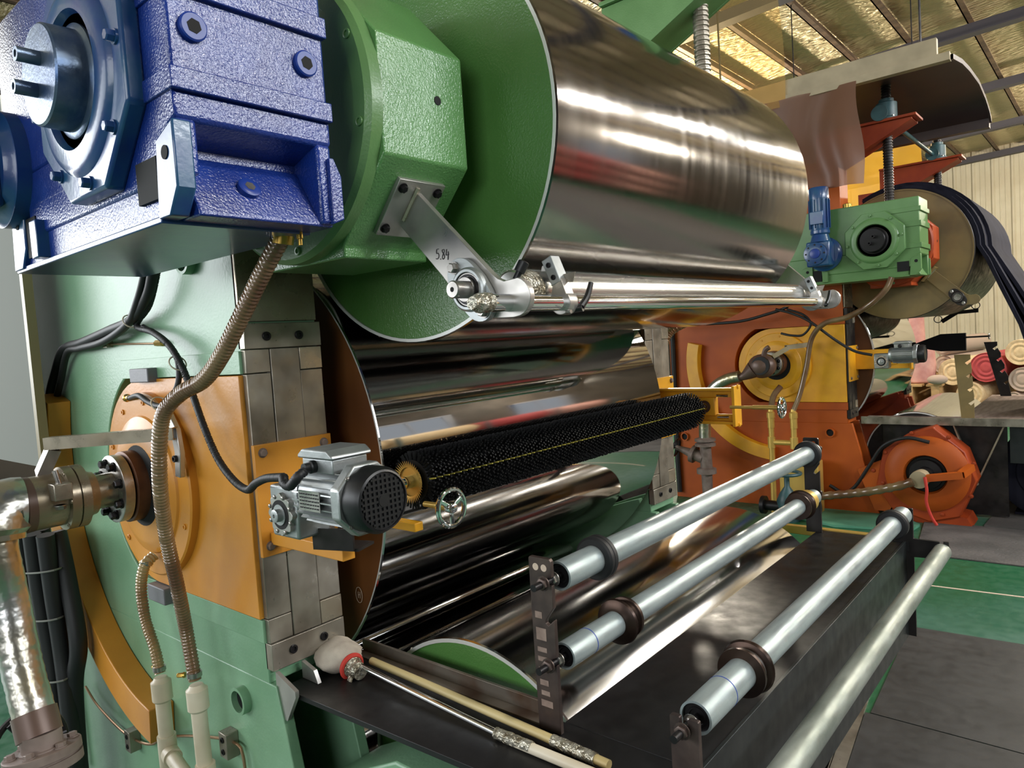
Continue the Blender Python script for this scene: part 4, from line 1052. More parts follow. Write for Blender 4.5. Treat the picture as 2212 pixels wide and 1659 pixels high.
def brush_motor(dy, label, name='brush_motor', full=True):
    t = thing(name, label, 'gear motor', (BX, dy + .84, BZ - .06))
    Y = lambda v: dy + v
    wx0, wx1, wz0, wz1 = BX - .052, BX + .046, BZ - .052, BZ + .058
    gb = obj('worm_gearbox', G().box(wx0, wx1, Y(.805), Y(.885), wz0, wz1), M['alu'], t, bevel=.006)
    # scalloped output flange
    pts = []
    for k in range(64):
        a = 2 * PI * k / 64
        rr = .041 + .0045 * math.cos(8 * a)
        pts.append((BX + rr * math.cos(a), BZ + rr * math.sin(a)))
    fl = obj('output_flange', G().prism(pts, 'Y', Y(.795), Y(.806)), M['satin'], gb, bevel=.001)
    obj('bearing_recess', G().lathe((BX, Y(.795), BZ), (0, -1, 0), [(0, .031), (.0008, .031)], 32), M['void'], gb)
    obj('output_hub', G().lathe((BX, Y(.795), BZ), (0, -1, 0), [(0, .022), (.003, .022), (.003, .014), (.014, .0135), (.015, .011), (.015, .004), (.012, .004)], 28), M['alu'], gb)
    for k in range(8):
        a = PI / 8 + 2 * PI * k / 8
        bolt(gb, (BX + .039 * math.cos(a), Y(.795), BZ + .039 * math.sin(a)), (0, -1, 0), .004, .003, M['machined'])
    # motor along X
    my, mz = .845, BZ + .046
    c = lambda v: (BX + v, Y(my), mz)
    obj('motor_flange', G().lathe(c(.046), (1, 0, 0), [(0, .046), (.012, .052), (.024, .052)], 40), M['alu'], t)
    mb = obj('motor_body', G().cyl(c(.068), c(.215), .050, 48), M['alu'], t)
    for k in range(26):
        a = 2 * PI * k / 26 + .05
        if .35 < a % (2 * PI) / PI < .65: continue
        cc = Vector(c(.141)) + Vector((0, math.cos(a), math.sin(a))) * .0555
        obj('cooling_fin', G().obox(cc, (.142, .015, .0028), (1, 0, 0), (0, math.cos(a), math.sin(a))), M['alu'], mb)
    oc = []
    for k in range(8):
        a = PI / 8 + k * PI / 4; oc.append((Y(my + .074 * math.cos(a)), mz + .074 * math.sin(a)))
    es = obj('end_shield', G().prism(oc, 'X', BX + .207, BX + .234), M['alu'], t, bevel=.004)
    for k in range(4):
        a = PI / 4 + k * PI / 2
        bolt(es, (BX + .234, Y(my + .063 * math.cos(a)), mz + .063 * math.sin(a)), (1, 0, 0), .0045, .004, M['machined'])
    fan = obj('fan_cowl', G().lathe(c(.232), (1, 0, 0), [(0, .064), (.035, .064), (.046, .058), (.048, .054), (.044, .053), (.044, 0)], 56), M['black'], t)
    g = G(); xx = BX + .278
    if full:
        for k in range(-4, 5):
            h = math.sqrt(max(0, .050 ** 2 - (k * .0105) ** 2))
            g.box(xx - .002, xx + .001, Y(my - h), Y(my + h), mz + k * .0105 - .0022, mz + k * .0105 + .0022)
            g.box(xx - .002, xx + .0012, Y(my + k * .0105 - .0022), Y(my + k * .0105 + .0022), mz - h, mz + h)
        g.lathe((xx - .002, Y(my), mz), (1, 0, 0), [(0, .012), (.004, .012)], 20)
        obj('fan_grille', g, M['black'], fan)
    tb = obj('terminal_box', G().prism([(BX + .085, mz + .048), (BX + .185, mz + .048), (BX + .185, mz + .078), (BX + .085, mz + .078)], 'Y', Y(my - .042), Y(my + .042)), M['alu'], t, bevel=.003)
    obj('terminal_lid', G().prism([(BX + .078, mz + .078), (BX + .192, mz + .078), (BX + .192, mz + .084), (BX + .175, mz + .096), (BX + .095, mz + .096), (BX + .078, mz + .084)], 'Y', Y(my - .048), Y(my + .048)), M['alu'], tb, bevel=.004)
    obj('cable_gland', G().lathe((BX + .125, Y(my - .040), mz + .062), (0, -1, 0), [(0, .013), (.012, .013), (.014, .010), (.026, .010)], 16), M['black'], tb)
    if full:
        np = obj('name_plate', G().box(BX + .095, BX + .165, Y(my - .0635), Y(my - .0625), mz - .022, mz + .018), M['machined'], mb)
        g = G()
        for r_ in range(5):
            u0 = BX + .099
            while u0 < BX + .160:
                w = rnd(.003, .009); g.box(u0, min(u0 + w, BX + .162), Y(my - .0642), Y(my - .0632), mz + .010 - r_ * .0068, mz + .0128 - r_ * .0068); u0 += w + .003
        obj('plate_lettering', g, M['oxide'], np)
    return t
brush_bracket(0, 1.10, 1, M['amber'], 'brush_bracket', 'amber bracket plate on the steel faced post carrying the grey motor', channel=False)
brush_bracket(0, 2.765, -1, M['yellow'], 'brush_bracket', 'yellow bracket holding the far end of the brush roller')
brush_motor(0, 'small grey gear motor with a black fan cowl on the amber bracket')
t = thing('motor_tray', 'black angle plate under the small grey motor', 'plate', (-1.2, .9, 1.1))
obj('tray_plate', G().obox((-1.258, .866, 1.112), (.100, .006, .046), (1, .35, 0), (-.35, 1, 0)), M['steel_dark'], t)
obj('tray_foot', G().obox((-1.262, .90, 1.090), (.10, .06, .006), (1, .35, 0), (-.35, 1, 0)), M['steel_dark'], t)
b = obj('support_bar', G().box(-1.57, -1.285, .905, .938, 1.048, 1.078), M['amber'], label='amber support bar below the small grey motor', cat='bar', bevel=.002)
obj('support_bar', G().box(-1.42, -1.205, 1.045, 1.07, 1.088, 1.108), M['yellow'], label='yellow support bar pointing at the handwheel', cat='bar', bevel=.002)
handwheel(-1.20, -1.115, 1.075, 1.147, .040, 'chromed handwheel beside the black fan cowl')
handwheel(-1.19, -.985, 2.72, 1.180, .036, 'chromed handwheel on the far yellow bracket')
cable([(-1.262, .765, 1.262), (-1.245, .757, 1.252), (-1.225, .757, 1.250), (-1.205, .762, 1.268), (-1.205, .778, 1.276)], .0095, 'short black conduit curling into the motor terminal box', ribs=True, group='motor conduit')

# ---------------------------------------------------------------- black table with guide rods in front of the front roll
TZ = .69
t = thing('feed_table', 'black steel feed table in front of the low front roll', 'table', (-.75, 1.9, .34))
obj('table_top', G().box(-.905, -.596, 1.16, 2.83, TZ - .012, TZ), M['tabletop'], t, bevel=.001)
obj('front_panel', G().box(-.602, -.594, 1.0, 2.83, .35, TZ + .004), M['tableface'], t, bevel=.001)
obj('end_panel', G().box(-.905, -.596, 2.824, 2.832, .35, TZ - .012), M['tableface'], t)
obj('corner_tab', G().prism([(-.66, 2.80), (-.585, 2.80), (-.585, 2.86), (-.62, 2.86)], 'Z', TZ - .03, TZ + .003), M['tabletop'], t)
obj('side_shelf', G().prism([(-1.582, .905), (-.596, .945), (-.596, 1.16), (-1.582, 1.16)], 'Z', TZ - .014, TZ - .001), M['tabletop'], t, bevel=.001)
g = G().box(-1.575, -.93, 1.150, 1.158, TZ - .002, TZ + .034); g.box(-1.575, -.93, 1.120, 1.156, TZ - .002, TZ + .004)
obj('shelf_angle', g, M['shelfiron'], t, bevel=.001)
obj('gusset', G().prism([(-1.581, .62), (-1.581, .733), (-1.50, .705), (-1.50, .69), (-1.545, .62)], 'Y', .892, .902), M['satin'], t)
obj('gusset', G().prism([(-1.581, TZ), (-1.581, .733), (-1.53, .72), (-1.515, TZ)], 'Y', .965, .975), M['satin'], t)
for yy in (1.25, 2.75):
    obj('table_leg', G().box(-.90, -.85, yy - .025, yy + .025, -.70, TZ - .012), M['steel_dark'], t)
    obj('table_rail', G().box(-.90, -.61, yy - .02, yy + .02, TZ - .06, TZ - .012), M['steel_dark'], t)
# uprights for the two upper rods
def rod_upright(y, label, marks):
    x0, x1 = -.938, -.881
    poly = [(x0, TZ), (x0, 1.052), (x0 + .003, 1.056), (x1 - .004, 1.056), (x1, 1.051), (x1, 1.018), (x1 - .010, 1.012), (x1 - .014, 1.003), (x1 - .006, 1.0), (x1, 1.002),
            (x1, .955), (x1 - .020, .928), (x1 - .022, .920), (x1 - .015, .916), (x1, .930),
            (x1, .852), (x1 - .010, .846), (x1 - .016, .838), (x1 - .008, .832), (x1, .836), (x1, TZ)]
    o = thing('rod_upright', label, 'bracket', (-.91, y, TZ), 'upright rod brackets')
    p = obj('upright_plate', G().prism(poly, 'Y', y - .005, y + .005), M['bracket'] if marks else M['steel_dark'], o, bevel=.001)
    for k in (0, 1):
        obj('plate_hole', G().pipe((x0 + .018 + k * .021, y - .0056, 1.036), (x0 + .018 + k * .021, y - .0046, 1.036), .0075, .0005, 20), M['chalk'] if marks else M['orange'], p)
    if marks:
        g = G()
        for (zz, hh, ww, xx) in ((.935, .014, .018, .018), (.895, .026, .026, .022), (.862, .010, .024, .022), (.842, .010, .024, .022), (.820, .008, .024, .022), (.792, .012, .022, .022), (.770, .010, .022, .024), (.748, .014, .030, .026)):
            g.box(x0 + xx - ww / 2 , x0 + xx + ww / 2, y - .0056, y - .0051, zz - hh / 2, zz + hh / 2)
        obj('paint_marks', g, M['weathered'], p)
    return o
rod_upright(1.118, 'brown upright rod bracket with pale paint marks on the shelf', True)
rod_upright(2.80, 'dark upright rod bracket at the far end of the table', False)
def low_bracket(y, label, arm):
    x0, x1 = -.626, -.570
    poly = [(x0, .35), (x0, .812), (x0 + .002, .814), (x0 + .018, .814), (x0 + .020, .812), (x0 + .020, .782), (x0 + .027, .777), (x0 + .035, .782), (x0 + .035, .812), (x0 + .037, .814), (x1 - .002, .814), (x1, .812)]
    poly += [(x1, .707), (-.49, .705), (-.49, .672), (-.478, .668), (-.478, .707), (-.462, .707), (-.462, .645), (x1, .640), (x1, .35)]
    o = thing('low_rod_bracket', label, 'bracket', (-.6, y, .35), 'low forked rod brackets')
    obj('bracket_plate', G().prism(poly, 'Y', y - .005, y + .005), M['bracket'] if arm else M['steel_dark'], o, bevel=.001)
    return o
low_bracket(1.112, 'brown forked bracket at the front corner of the table', True)
low_bracket(2.806, 'dark forked bracket beside the gold bar', False)

def guide_rod(x, z, r, ya, yb, m, label, cat='rod', stub=True, blue=None):
    t = thing('guide_rod', label, cat, (x, ya, z - r), 'galvanised guide rods over the table')
    obj('rod_tube', G().pipe((x, ya, z), (x, yb, z), r, r - .0045, 40), m, t)
    for y, s in ((ya, 1), (yb, -1)):
        b = obj('end_bearing', G().lathe((x, y + s * .006, z), (0, s, 0), [(0, .008), (0, .014), (-.002, .015), (-.002, .018), (0, .019), (0, r - .004), (.012, r - .004)], 32), M['oxide'], t)
        obj('axle', G().cyl((x, y + s * .01, z), (x, y - s * .085, z), .0075, 14), M['oxide'], b)
        bolt(b, (x, y - s * .018, z), (0, -s, 0), .0125, .010, M['machined'], 'nut')
        bolt(b, (x, y - s * .052, z), (0, -s, 0), .0125, .010, M['bracket'], 'nut')
    if blue: obj('ink_ring', G().lathe((x, blue, z), (0, 1, 0), [(0, r + .0002), (.0006, r + .0005), (.0022, r + .0005), (.0028, r + .0002)], 40), M['blueink'], t)
    return t
guide_rod(-.89, 1.010, .0305, 1.150, 2.762, M['zinc'], 'uppermost galvanised rod with two black rubber rings')
guide_rod(-.89, .840, .0285, 1.150, 2.745, M['zinc'], 'galvanised rod with a grooved brown steel collar', blue=1.235)
guide_rod(-.597, .795, .0315, 1.150, 2.770, M['zinc'], 'galvanised rod lying in forked brackets along the table edge', blue=1.262)
guide_rod(-.482, .672, .0285, 1.10, 2.80, M['zinc_old'], 'lowest worn galvanised rod outside the table panel')
def rubber_ring(x, z, r, y, label, w=.024):
    g = G().lathe((x, y, z), (0, 1, 0), [(-w / 2, r + .0005), (-w / 2, r + .013), (-w / 2 + .004, r + .018), (-.002, r + .018), (0, r + .0165), (.002, r + .018), (w / 2 - .003, r + .018), (w / 2, r + .013), (w / 2, r + .0005)], 48)
    return obj('rubber_ring', g, M['rubber'], label=label, cat='ring', group='rubber stop rings')
rubber_ring(-.89, 1.010, .0305, 1.292, 'thick black rubber ring on the uppermost rod by the brown upright', .030)
rubber_ring(-.89, 1.010, .0305, 2.695, 'black rubber ring at the far end of the uppermost rod')
rubber_ring(-.597, .795, .0315, 2.63, 'wide black rubber ring near the gold bar', .03)
def collar(x, z, r, y, label, s=1):
    t = thing('rod_collar', label, 'collar', (x, y, z - r - .02), 'flanged steel collars on the rods')
    pr = [(-.020, r + .0005), (-.020, r + .006), (-.012, r + .023), (-.006, r + .025), (-.001, r + .022), (.003, r + .010), (.012, r + .009), (.02, r + .014), (.022, r + .019), (.030, r + .019), (.031, r + .0005)]
    obj('collar_body', G().lathe((x, y, z), (0, s, 0), pr, 48), M['darkbrown'], t)
    obj('groove_band', G().lathe((x, y, z), (0, s, 0), [(.0035, r + .0095), (.005, r + .0115), (.0115, r + .0115), (.013, r + .0095)], 48), M['machined'], t)
    return t
collar(-.89, .840, .0285, 1.368, 'grooved brown steel collar on the second rod')
collar(-.89, .840, .0285, 2.60, 'grooved steel collar at the far end of the second rod', -1)
collar(-.597, .795, .0315, 1.385, 'wide brown flanged collar on the rod along the table edge', -1)
obj('collar_label', G().lathe((-.89, 2.642, .840), (0, 1, 0), [(0, .036), (.003, .040), (.038, .040), (.04, .036)], 32), M['gold'], label='gold wrapped sleeve on the far end of the second rod', cat='sleeve')
obj('gold_bar', G().box(-1.08, -.66, 2.834, 2.862, .662, .694), M['gold'], label='gold painted bar lying beyond the far end of the table', cat='bar', bevel=.002)

# stick with glove mop on the shelf
t = thing('glove_mop', 'white knitted glove tied on a pole as a wiping mop', 'mop', (-1.5, 1.05, TZ))
gc = Vector((-1.522, 1.045, TZ + .052)); ax = Vector((.93, -.08, -.12)).normalized()
g = G().lathe(gc - ax * .058, ax, [(-.022, .006), (-.018, .020), (-.004, .038), (.016, .050), (.038, .057), (.060, .054), (.080, .040), (.094, .030), (.104, .024)], 36)
for v in g.v:
    v += Vector((rnd(-.0015, .0015), rnd(-.0015, .0015) + .006 * math.sin(v.z * 70 + v.x * 30), .006 * math.sin(v.x * 75) + .004 * math.sin(v.y * 90)))
for v in g.v:
    v.z = TZ + .002 + (v.z - TZ) * .66
obj('glove', g, M['cloth'], t, ang=1.5)
gc = Vector((gc.x, gc.y, TZ + .030))
obj('cuff_band', G().torus(gc + ax * .044, ax, .0275, .0065, 28, 8), M['red'], t)
obj('foil_tie', G().tube([gc + ax * .044, gc + ax * .06, gc + ax * .085], .024, 14, .006, rf=lambda L, i: .025 - .2 * L + .003 * math.sin(i * 2.2)), M['film'], t)
g = G().slab([gc + ax * .05 + Vector((.0, -.016, -.010)), gc + ax * .072 + Vector((0, -.018, -.014)), gc + ax * .066 + Vector((.004, -.03, -.040)), gc + ax * .052 + Vector((.004, -.03, -.044))], (0, 1, .2), .002)
obj('foil_flap', g, M['film'], t)
obj('silver_pole', G().tube([(-1.45, 1.046, TZ + .030), (-.955, 1.030, TZ + .010)], .0075, 14, smooth=False), M['chrome_bar'], t)
obj('taped_handle', G().tube([(-.96, 1.030, TZ + .010), (-.725, 1.028, TZ + .011)], .0105, 14, smooth=False), M['pvc'], t)
obj('film_binding', G().tube([(-.985, 1.030, TZ + .012), (-.95, 1.030, TZ + .012), (-.89, 1.030, TZ + .012)], .012, 12, .006, rf=lambda L, i: .0118 + rnd(-.0009, .0009)), M['film'], t)
t = thing('bamboo_stick', 'pale bamboo stick lying beside the mop pole', 'stick', (-1.1, 1.08, TZ))
obj('cane', G().tube([(-1.463, 1.092, TZ + .022), (-1.2, 1.085, TZ + .018), (-.735, 1.066, TZ + .0115)], .0095, 12, .03), M['wood'], t)
obj('film_binding', G().tube([(-.87, 1.071, TZ + .013), (-.82, 1.069, TZ + .0125), (-.765, 1.067, TZ + .012)], .0125, 12, .006, rf=lambda L, i: .0122 + rnd(-.0009, .0009)), M['film'], t)
# block under the shelf
obj('front_roll_bearing', G().prism([(-1.50, 0.02), (-1.50, .46), (-1.22, .60), (-1.02, .60), (-.90, .46), (-.90, .02)], 'Y', .95, 1.13), M['mint'], label='mint green bearing block of the front roll under the shelf', cat='bearing housing', bevel=.006)
# chalk sign on the drum disc
dr = [o for o in S.objects if o.name.startswith('heated_drum')][0]
cx, cz = DX + .53, DZ - .335
strokes('chalk_sign', [[(.014 * math.cos(a), .022 * math.sin(a)) for a in [2 * PI * k / 16 for k in range(17)]], [(-.004, -.009), (-.003, .009)], [(.004, -.009), (.005, .009)], [(-.004, 0), (.004, .001)]], M['chalk'], dr, (cx, 1.1805, cz), (1, 0, 0), (0, 0, 1), .0008)

# ================================================================== orange machine further down the hall
D2 = 4.92
side_frame(D2, .887, 1.10, M['orange'], M['steel_dark'], 'machine_frame', 'orange upright side frame of the machine behind')
side_frame(D2, 2.765, 2.978, M['red_orange'], M['steel_dark'], 'machine_frame', 'red orange far side frame of the machine behind', near=False)
bearing_chock(D2, .887, 1.10, M['yellow'], 'drum_bearing_housing', 'yellow drum bearing housing set into the orange frame', strip=M['orange'])
arc_rail(D2, M['yellow'], 166, 263, 'curved_guide_rail', 'yellow curved rail on the orange frame')
roll('heated_drum', 'mirror bright drum between the orange frames', DX, DZ, DR, D2 + 1.18, D2 + 2.67, M['chrome'], M['amber_dark'], cat='drum')
O2X, O2Z = .05, .0
roll('top_roll', 'large roll with an olive end disc on the orange machine', AX + O2X, AZ - .02, .49, D2 + 1.204, D2 + 2.735, M['steel_dark'], M['olive'], rim=M['olive'])
roll('front_roll', 'low roll in front of the orange frame', FX, .40, .36, D2 + 1.2, D2 + 2.70, M['rollsteel'], M['steel_dark'])
roll_housing(D2, O2X, .02, .905, 1.132, M['red_orange'], 'roll_bearing_housing', 'red orange bearing housing behind the green gearbox')
gear_unit(D2, O2X, .04, M['green'], M['green'], M['oxide'], 'reduction_gearbox', 'green gearbox with a black shaft end on the orange machine', plugs=False, left=-.62)
drive_motor(D2, O2X + .07, .04, M['blue_smooth'], 'drive_motor', 'small blue upright gear motor in front of the green gearbox')
arm_unit(D2, O2X, 0, 1.15, 1, M['olive'], M['steel_dark'], 'idler_bracket', 'olive flat arm below the olive end disc', bolts=False)
screw_jack(D2, O2X, .96, 1, M['red_orange'], M['teal'], ('jack_bracket', 'screw_jack', 'lifting_spindle'), ('red orange triangular bracket behind the brown curtain', 'teal screw jack on the bracket behind the brown curtain', 'dark threaded spindle standing on the green gearbox'))
screw_jack(D2, O2X, 2.85, 1, M['red_orange'], M['teal'], ('jack_bracket', 'screw_jack', 'lifting_spindle'), ('red orange triangular bracket in front of the corrugated wall', 'teal screw jack in front of the corrugated wall', 'dark spindle in front of the corrugated wall'))
obj('jack_drive_shaft', G().cyl((AX + O2X - .02, D2 + 1.10, 2.95), (AX + O2X - .02, D2 + 2.72, 2.95), .018, 14), M['teal'], label='teal cross shaft linking the two teal screw jacks', cat='shaft')
obj('breather_cap', G().lathe((-1.48, D2 + .62, 2.265), (0, 0, 1), [(0, .012), (.02, .012), (.022, .03), (.05, .03), (.055, .02)], 16), M['brass'], label='brass breather cap on top of the green gearbox', cat='cap')
bracing = brush_bracket(D2, 1.10, 1, M['yellow'], 'brush_bracket', 'yellow bracket plate on the orange frame post')
brush_motor(D2, 'dusty gear motor on the yellow bracket of the orange frame', full=False)
obj('conduit_pipe', G().tube([(-3.03, D2 + .862, 1.72), (-3.035, D2 + .862, 1.2), (-3.045, D2 + .862, .5), (-3.04, D2 + .862, .05)], .022, 12), M['rubber'], label='dark conduit pipe running down the orange frame', cat='pipe')

# wrapped rotary joint with its steam pipe
t = rotary_joint(D2, DX + .02, DZ + .02, .80, M['oxide'], 'rotary_joint', 'rotary joint bagged in brown plastic on the yellow housing')
obj('plastic_bag', G().sph((-2.14, 5.52, 1.175), .10, 12, (1.1, .9, .95)), M['tape'], t)
obj('bag_knot', G().tube([(-2.2, 5.5, 1.15), (-2.27, 5.49, 1.105), (-2.33, 5.49, 1.085)], .05, 12, .02, rf=lambda L, i: max(.03, .07 - .4 * L)), M['tape'], t)
obj('bag_tail', G().tube([(-2.12, 5.5, 1.24), (-2.10, 5.5, 1.30), (-2.07, 5.5, 1.32)], .02, 8, .02), M['tape'], t)
t = thing('torque_bar', 'short square bar above the bagged rotary joint', 'bar', (-1.95, 5.6, 1.25))
g = G(); sqtube(g, Vector((-2.06, 5.55, 1.245)), Vector((-1.955, 5.58, 1.305)), .035); obj('bar_leg', g, M['hoodedge'], t)
g = G(); sqtube(g, Vector((-1.97, 5.58, 1.31)), Vector((-1.85, 5.72, 1.32)), .035); obj('bar_tube', g, M['hoodedge'], t)
t = thing('steam_pipe', 'white lagged steam pipe dropping from the bagged joint to valves', 'pipe', (-2.62, 5.5, 0))
obj('pipe_lagging', G().tube([(-2.31, 5.49, 1.10), (-2.42, 5.49, 1.075), (-2.53, 5.49, 1.01), (-2.60, 5.49, .90), (-2.625, 5.49, .75), (-2.632, 5.49, .60)], .048, 14, .03), M['foil'], t)
g = G()
g.lathe((-2.632, 5.49, .60), (0, 0, -1), [(0, .05), (.01, .085), (.03, .085), (.035, .06), (.05, .085), (.07, .085), (.075, .045), (.25, .05), (.26, .08), (.30, .08), (.31, .045), (.60, .04)], 24)
obj('pipe_flange', g, M['castbrown'], t)
g = G().lathe((-2.632, 5.49, .42), (-.93, 0, .3), [(.02, .05), (.1, .05), (.1, .075), (.13, .075), (.135, .04), (.2, .03), (.26, .02), (.28, .02)], 20)
v = obj('globe_valve', g, M['castbrown'], t)
obj('valve_wheel', G().torus((-2.90, 5.49, .505), (1, .1, -.3), .075, .010, 28, 8), M['oxide'], v)
for k in range(4):
    obj('wheel_spoke', G().cyl((-2.90, 5.49, .505), (-2.90 + .02 * math.sin(k * PI / 2), 5.49 + .075 * math.cos(k * PI / 2), .505 + .075 * math.sin(k * PI / 2)), .006, 6), M['oxide'], v)
# brass drain pipes
t = thing('brass_drain_pipe', 'brass coloured drain pipes forming an H below the yellow housing', 'pipe', (-2.05, 5.6, 0))
for (a, b) in (((-2.118, 5.6, .80), (-2.124, 5.6, .0)), ((-1.942, 5.6, .80), (-1.945, 5.6, .56)), ((-2.12, 5.6, .565), (-1.945, 5.6, .565))):
    obj('pipe_run', G().cyl(a, b, .022, 16), M['gold'], t)
for p in ((-2.118, 5.6, .80), (-1.942, 5.6, .80)):
    obj('pipe_union', G().lathe((p[0], p[1], p[2] - .02), (0, 0, 1), [(-.1, .027), (-.02, .027), (-.02, .032), (.02, .032), (.03, .022), (.05, .02)], 12), M['gold'], t)
for p in ((-2.12, .565), (-1.945, .565)):
    obj('pipe_tee', G().lathe((p[0], 5.6, p[1] - .045), (0, 0, 1), [(0, .03), (.09, .03)], 16), M['gold'], t)
obj('hose_tail', G().tube([(-2.115, 5.6, .83), (-2.10, 5.63, .93), (-2.06, 5.68, 1.0)], .024, 10, .02), M['hose'], t)
t = thing('floor_valve', 'dark green stop valve with a blue handwheel on the floor pipes', 'valve', (-1.95, 5.45, 0))
obj('valve_body', G().lathe((-1.95, 5.42, 0.0), (0, 0, 1), [(0, .09), (.03, .09), (.05, .06), (.15, .08), (.2, .06), (.26, .02), (.34, .02)], 20), M['teal'], t)
obj('valve_wheel', G().torus((-1.95, 5.42, .36), (0, 0, 1), .10, .013, 28, 8), M['teal'], t)
obj('side_flange', G().lathe((-2.15, 5.42, .10), (1, 0, 0), [(0, .07), (.03, .07), (.03, .04), (.4, .04), (.4, .07), (.43, .07)], 20), M['oxide'], t)
obj('cabinet_box', G().box(-2.08, -1.78, 5.62, 5.74, 0.0, .42), M['gold'], label='pale yellow sheet box beneath the brass drain pipes', cat='box', bevel=.004)
obj('steel_block', G().box(-2.05, -1.86, 3.25, 3.5, .0, .46), M['rust'], label='rusty steel block beyond the far post of the bright rolls', cat='block', bevel=.004)
obj('steel_block', G().box(-1.85, -1.42, 3.2, 3.9, .0, .33), M['steel_dark'], label='dark low steel block beyond the far post', cat='block', bevel=.004)

# hoses and cables on the orange machine
cable([(-1.182, 5.42, 1.76), (-1.22, 5.41, 1.68), (-1.33, 5.42, 1.585), (-1.497, 5.5, 1.512), (-1.68, 5.58, 1.475), (-1.79, 5.63, 1.37), (-1.84, 5.64, 1.161), (-1.895, 5.63, .947), (-1.94, 5.6, .82)], .02, 'brown hose curving from the green gearbox to the brass pipe', M['hose'], name='drain_hose', group='hoses of the orange machine')
cable([(-2.988, 5.62, 1.53), (-2.729, 5.62, 1.535), (-2.366, 5.62, 1.535), (-2.138, 5.63, 1.574), (-1.96, 5.64, 1.63), (-1.9, 5.6, 1.75)], .012, 'dark cable sagging along the top of the orange frame', group='cables of the orange machine')
cable([(-2.05, 5.62, 1.61), (-1.93, 5.62, 1.57), (-1.80, 5.62, 1.50), (-1.627, 5.65, 1.348), (-1.50, 5.66, 1.26), (-1.38, 5.66, 1.225)], .010, 'dark cable drooping across the yellow housing to the dusty motor', group='cables of the orange machine')
cable([(-2.03, 5.66, 1.42), (-1.95, 5.65, 1.40), (-1.86, 5.65, 1.40), (-1.80, 5.65, 1.479), (-1.853, 5.65, 1.553), (-1.974, 5.65, 1.605)], .009, 'thin cable looping at the top of the yellow housing', group='cables of the orange machine')
cable([(-1.032, 5.66, .60), (-1.177, 5.66, .625), (-1.33, 5.68, .56), (-1.44, 5.72, .40), (-1.56, 5.76, .22), (-1.65, 5.77, .17), (-1.745, 5.77, .215)], .013, 'dark hose looping to the orange roll bearing', group='cables of the orange machine')
cable([(-1.62, 2.99, 1.42), (-1.60, 3.03, 1.49), (-1.53, 3.06, 1.53), (-1.44, 3.06, 1.57), (-1.36, 3.03, 1.64), (-1.33, 2.98, 1.70)], .018, 'pale ribbed hose rising from the far post to the roll housing', M['copper'], ribs=True, name='ribbed_hose', group='hoses of the green machine')

# octagonal orange bearing housing of the front roll
t = thing('front_bearing_housing', 'orange eight sided bearing housing close to the floor', 'bearing housing', (-1.07, 5.7, 0))
cx, cz = -1.065, .365
poly = [(-1.345, .52), (-1.19, .64), (-1.02, .70), (-.83, .53), (-.765, .33), (-.87, .07), (-1.06, .015), (-1.30, .09), (-1.40, .25)]
obj('housing_body', G().prism(poly, 'Y', 5.72, 5.95), M['red_orange'], t, bevel=.008)
obj('cover_ring', G().lathe((cx, 5.72, cz), (0, -1, 0), [(0, .27), (.015, .27), (.035, .245), (.055, .20), (.055, .14), (.02, .13)], 48), M['orange'], t)
hub = obj('hub', G().lathe((cx, 5.70, cz), (0, -1, 0), [(0, .13), (.005, .125), (.005, .11), (.03, .105), (.035, .06), (.08, .055)], 40), M['oxide'], t)
obj('joint_body', G().lathe((cx - .01, 5.62, cz), (0, -1, -.05), [(0, .05), (.03, .055), (.08, .055), (.085, .06), (.12, .06), (.122, .05)], 24), M['hoodedge'], t)
obj('base_foot', G().prism([(-1.36, 0), (-.80, 0), (-.83, .06), (-1.05, .10), (-1.30, .10)], 'Y', 5.74, 6.0), M['red_orange'], t)
for k in range(8):
    a = k * PI / 4 + .3
    bolt(t, (cx + .30 * math.cos(a), 5.72, cz + .30 * math.sin(a)), (0, -1, 0), .012, .01, M['red_orange'])
nk = obj('neck_plate', G().prism([(-1.53, .36), (-1.30, .47), (-1.30, .06), (-1.42, .06)], 'Y', 5.74, 5.79), M['orange'], t)
for p in ((-1.42, .36), (-1.38, .22)):
    bolt(nk, (p[0], 5.74, p[1]), (0, -1, 0), .013, .008, M['red_orange'])
obj('lagged_hose', G().tube([(-1.11, 5.50, .345), (-1.22, 5.51, .30), (-1.45, 5.53, .235), (-1.75, 5.55, .175)], .03, 12, .02, rf=lambda L, i: .03 + .003 * math.sin(i * 1.9)), M['hose'], label='lagged brown hose running from the orange roll bearing', cat='hose')
t = thing('torque_bar', 'orange square tube bar beside the low orange bearing', 'bar', (-.9, 5.5, .38))
g = G(); sqtube(g, Vector((-1.03, 5.50, .375)), Vector((-.82, 5.54, .405)), .045); obj('bar_tube', g, M['orange'], t)
g = G(); sqtube(g, Vector((-.83, 5.545, .405)), Vector((-.785, 5.66, .44)), .045); obj('bar_leg', g, M['orange'], t)
cable([(-1.03, 5.46, .39), (-1.02, 5.46, .30), (-1.025, 5.46, .22), (-1.0, 5.47, .12), (-.97, 5.48, .06)], .010, 'red rag strip hanging under the low orange bearing', M['red'], name='rag_strip', group='rags')

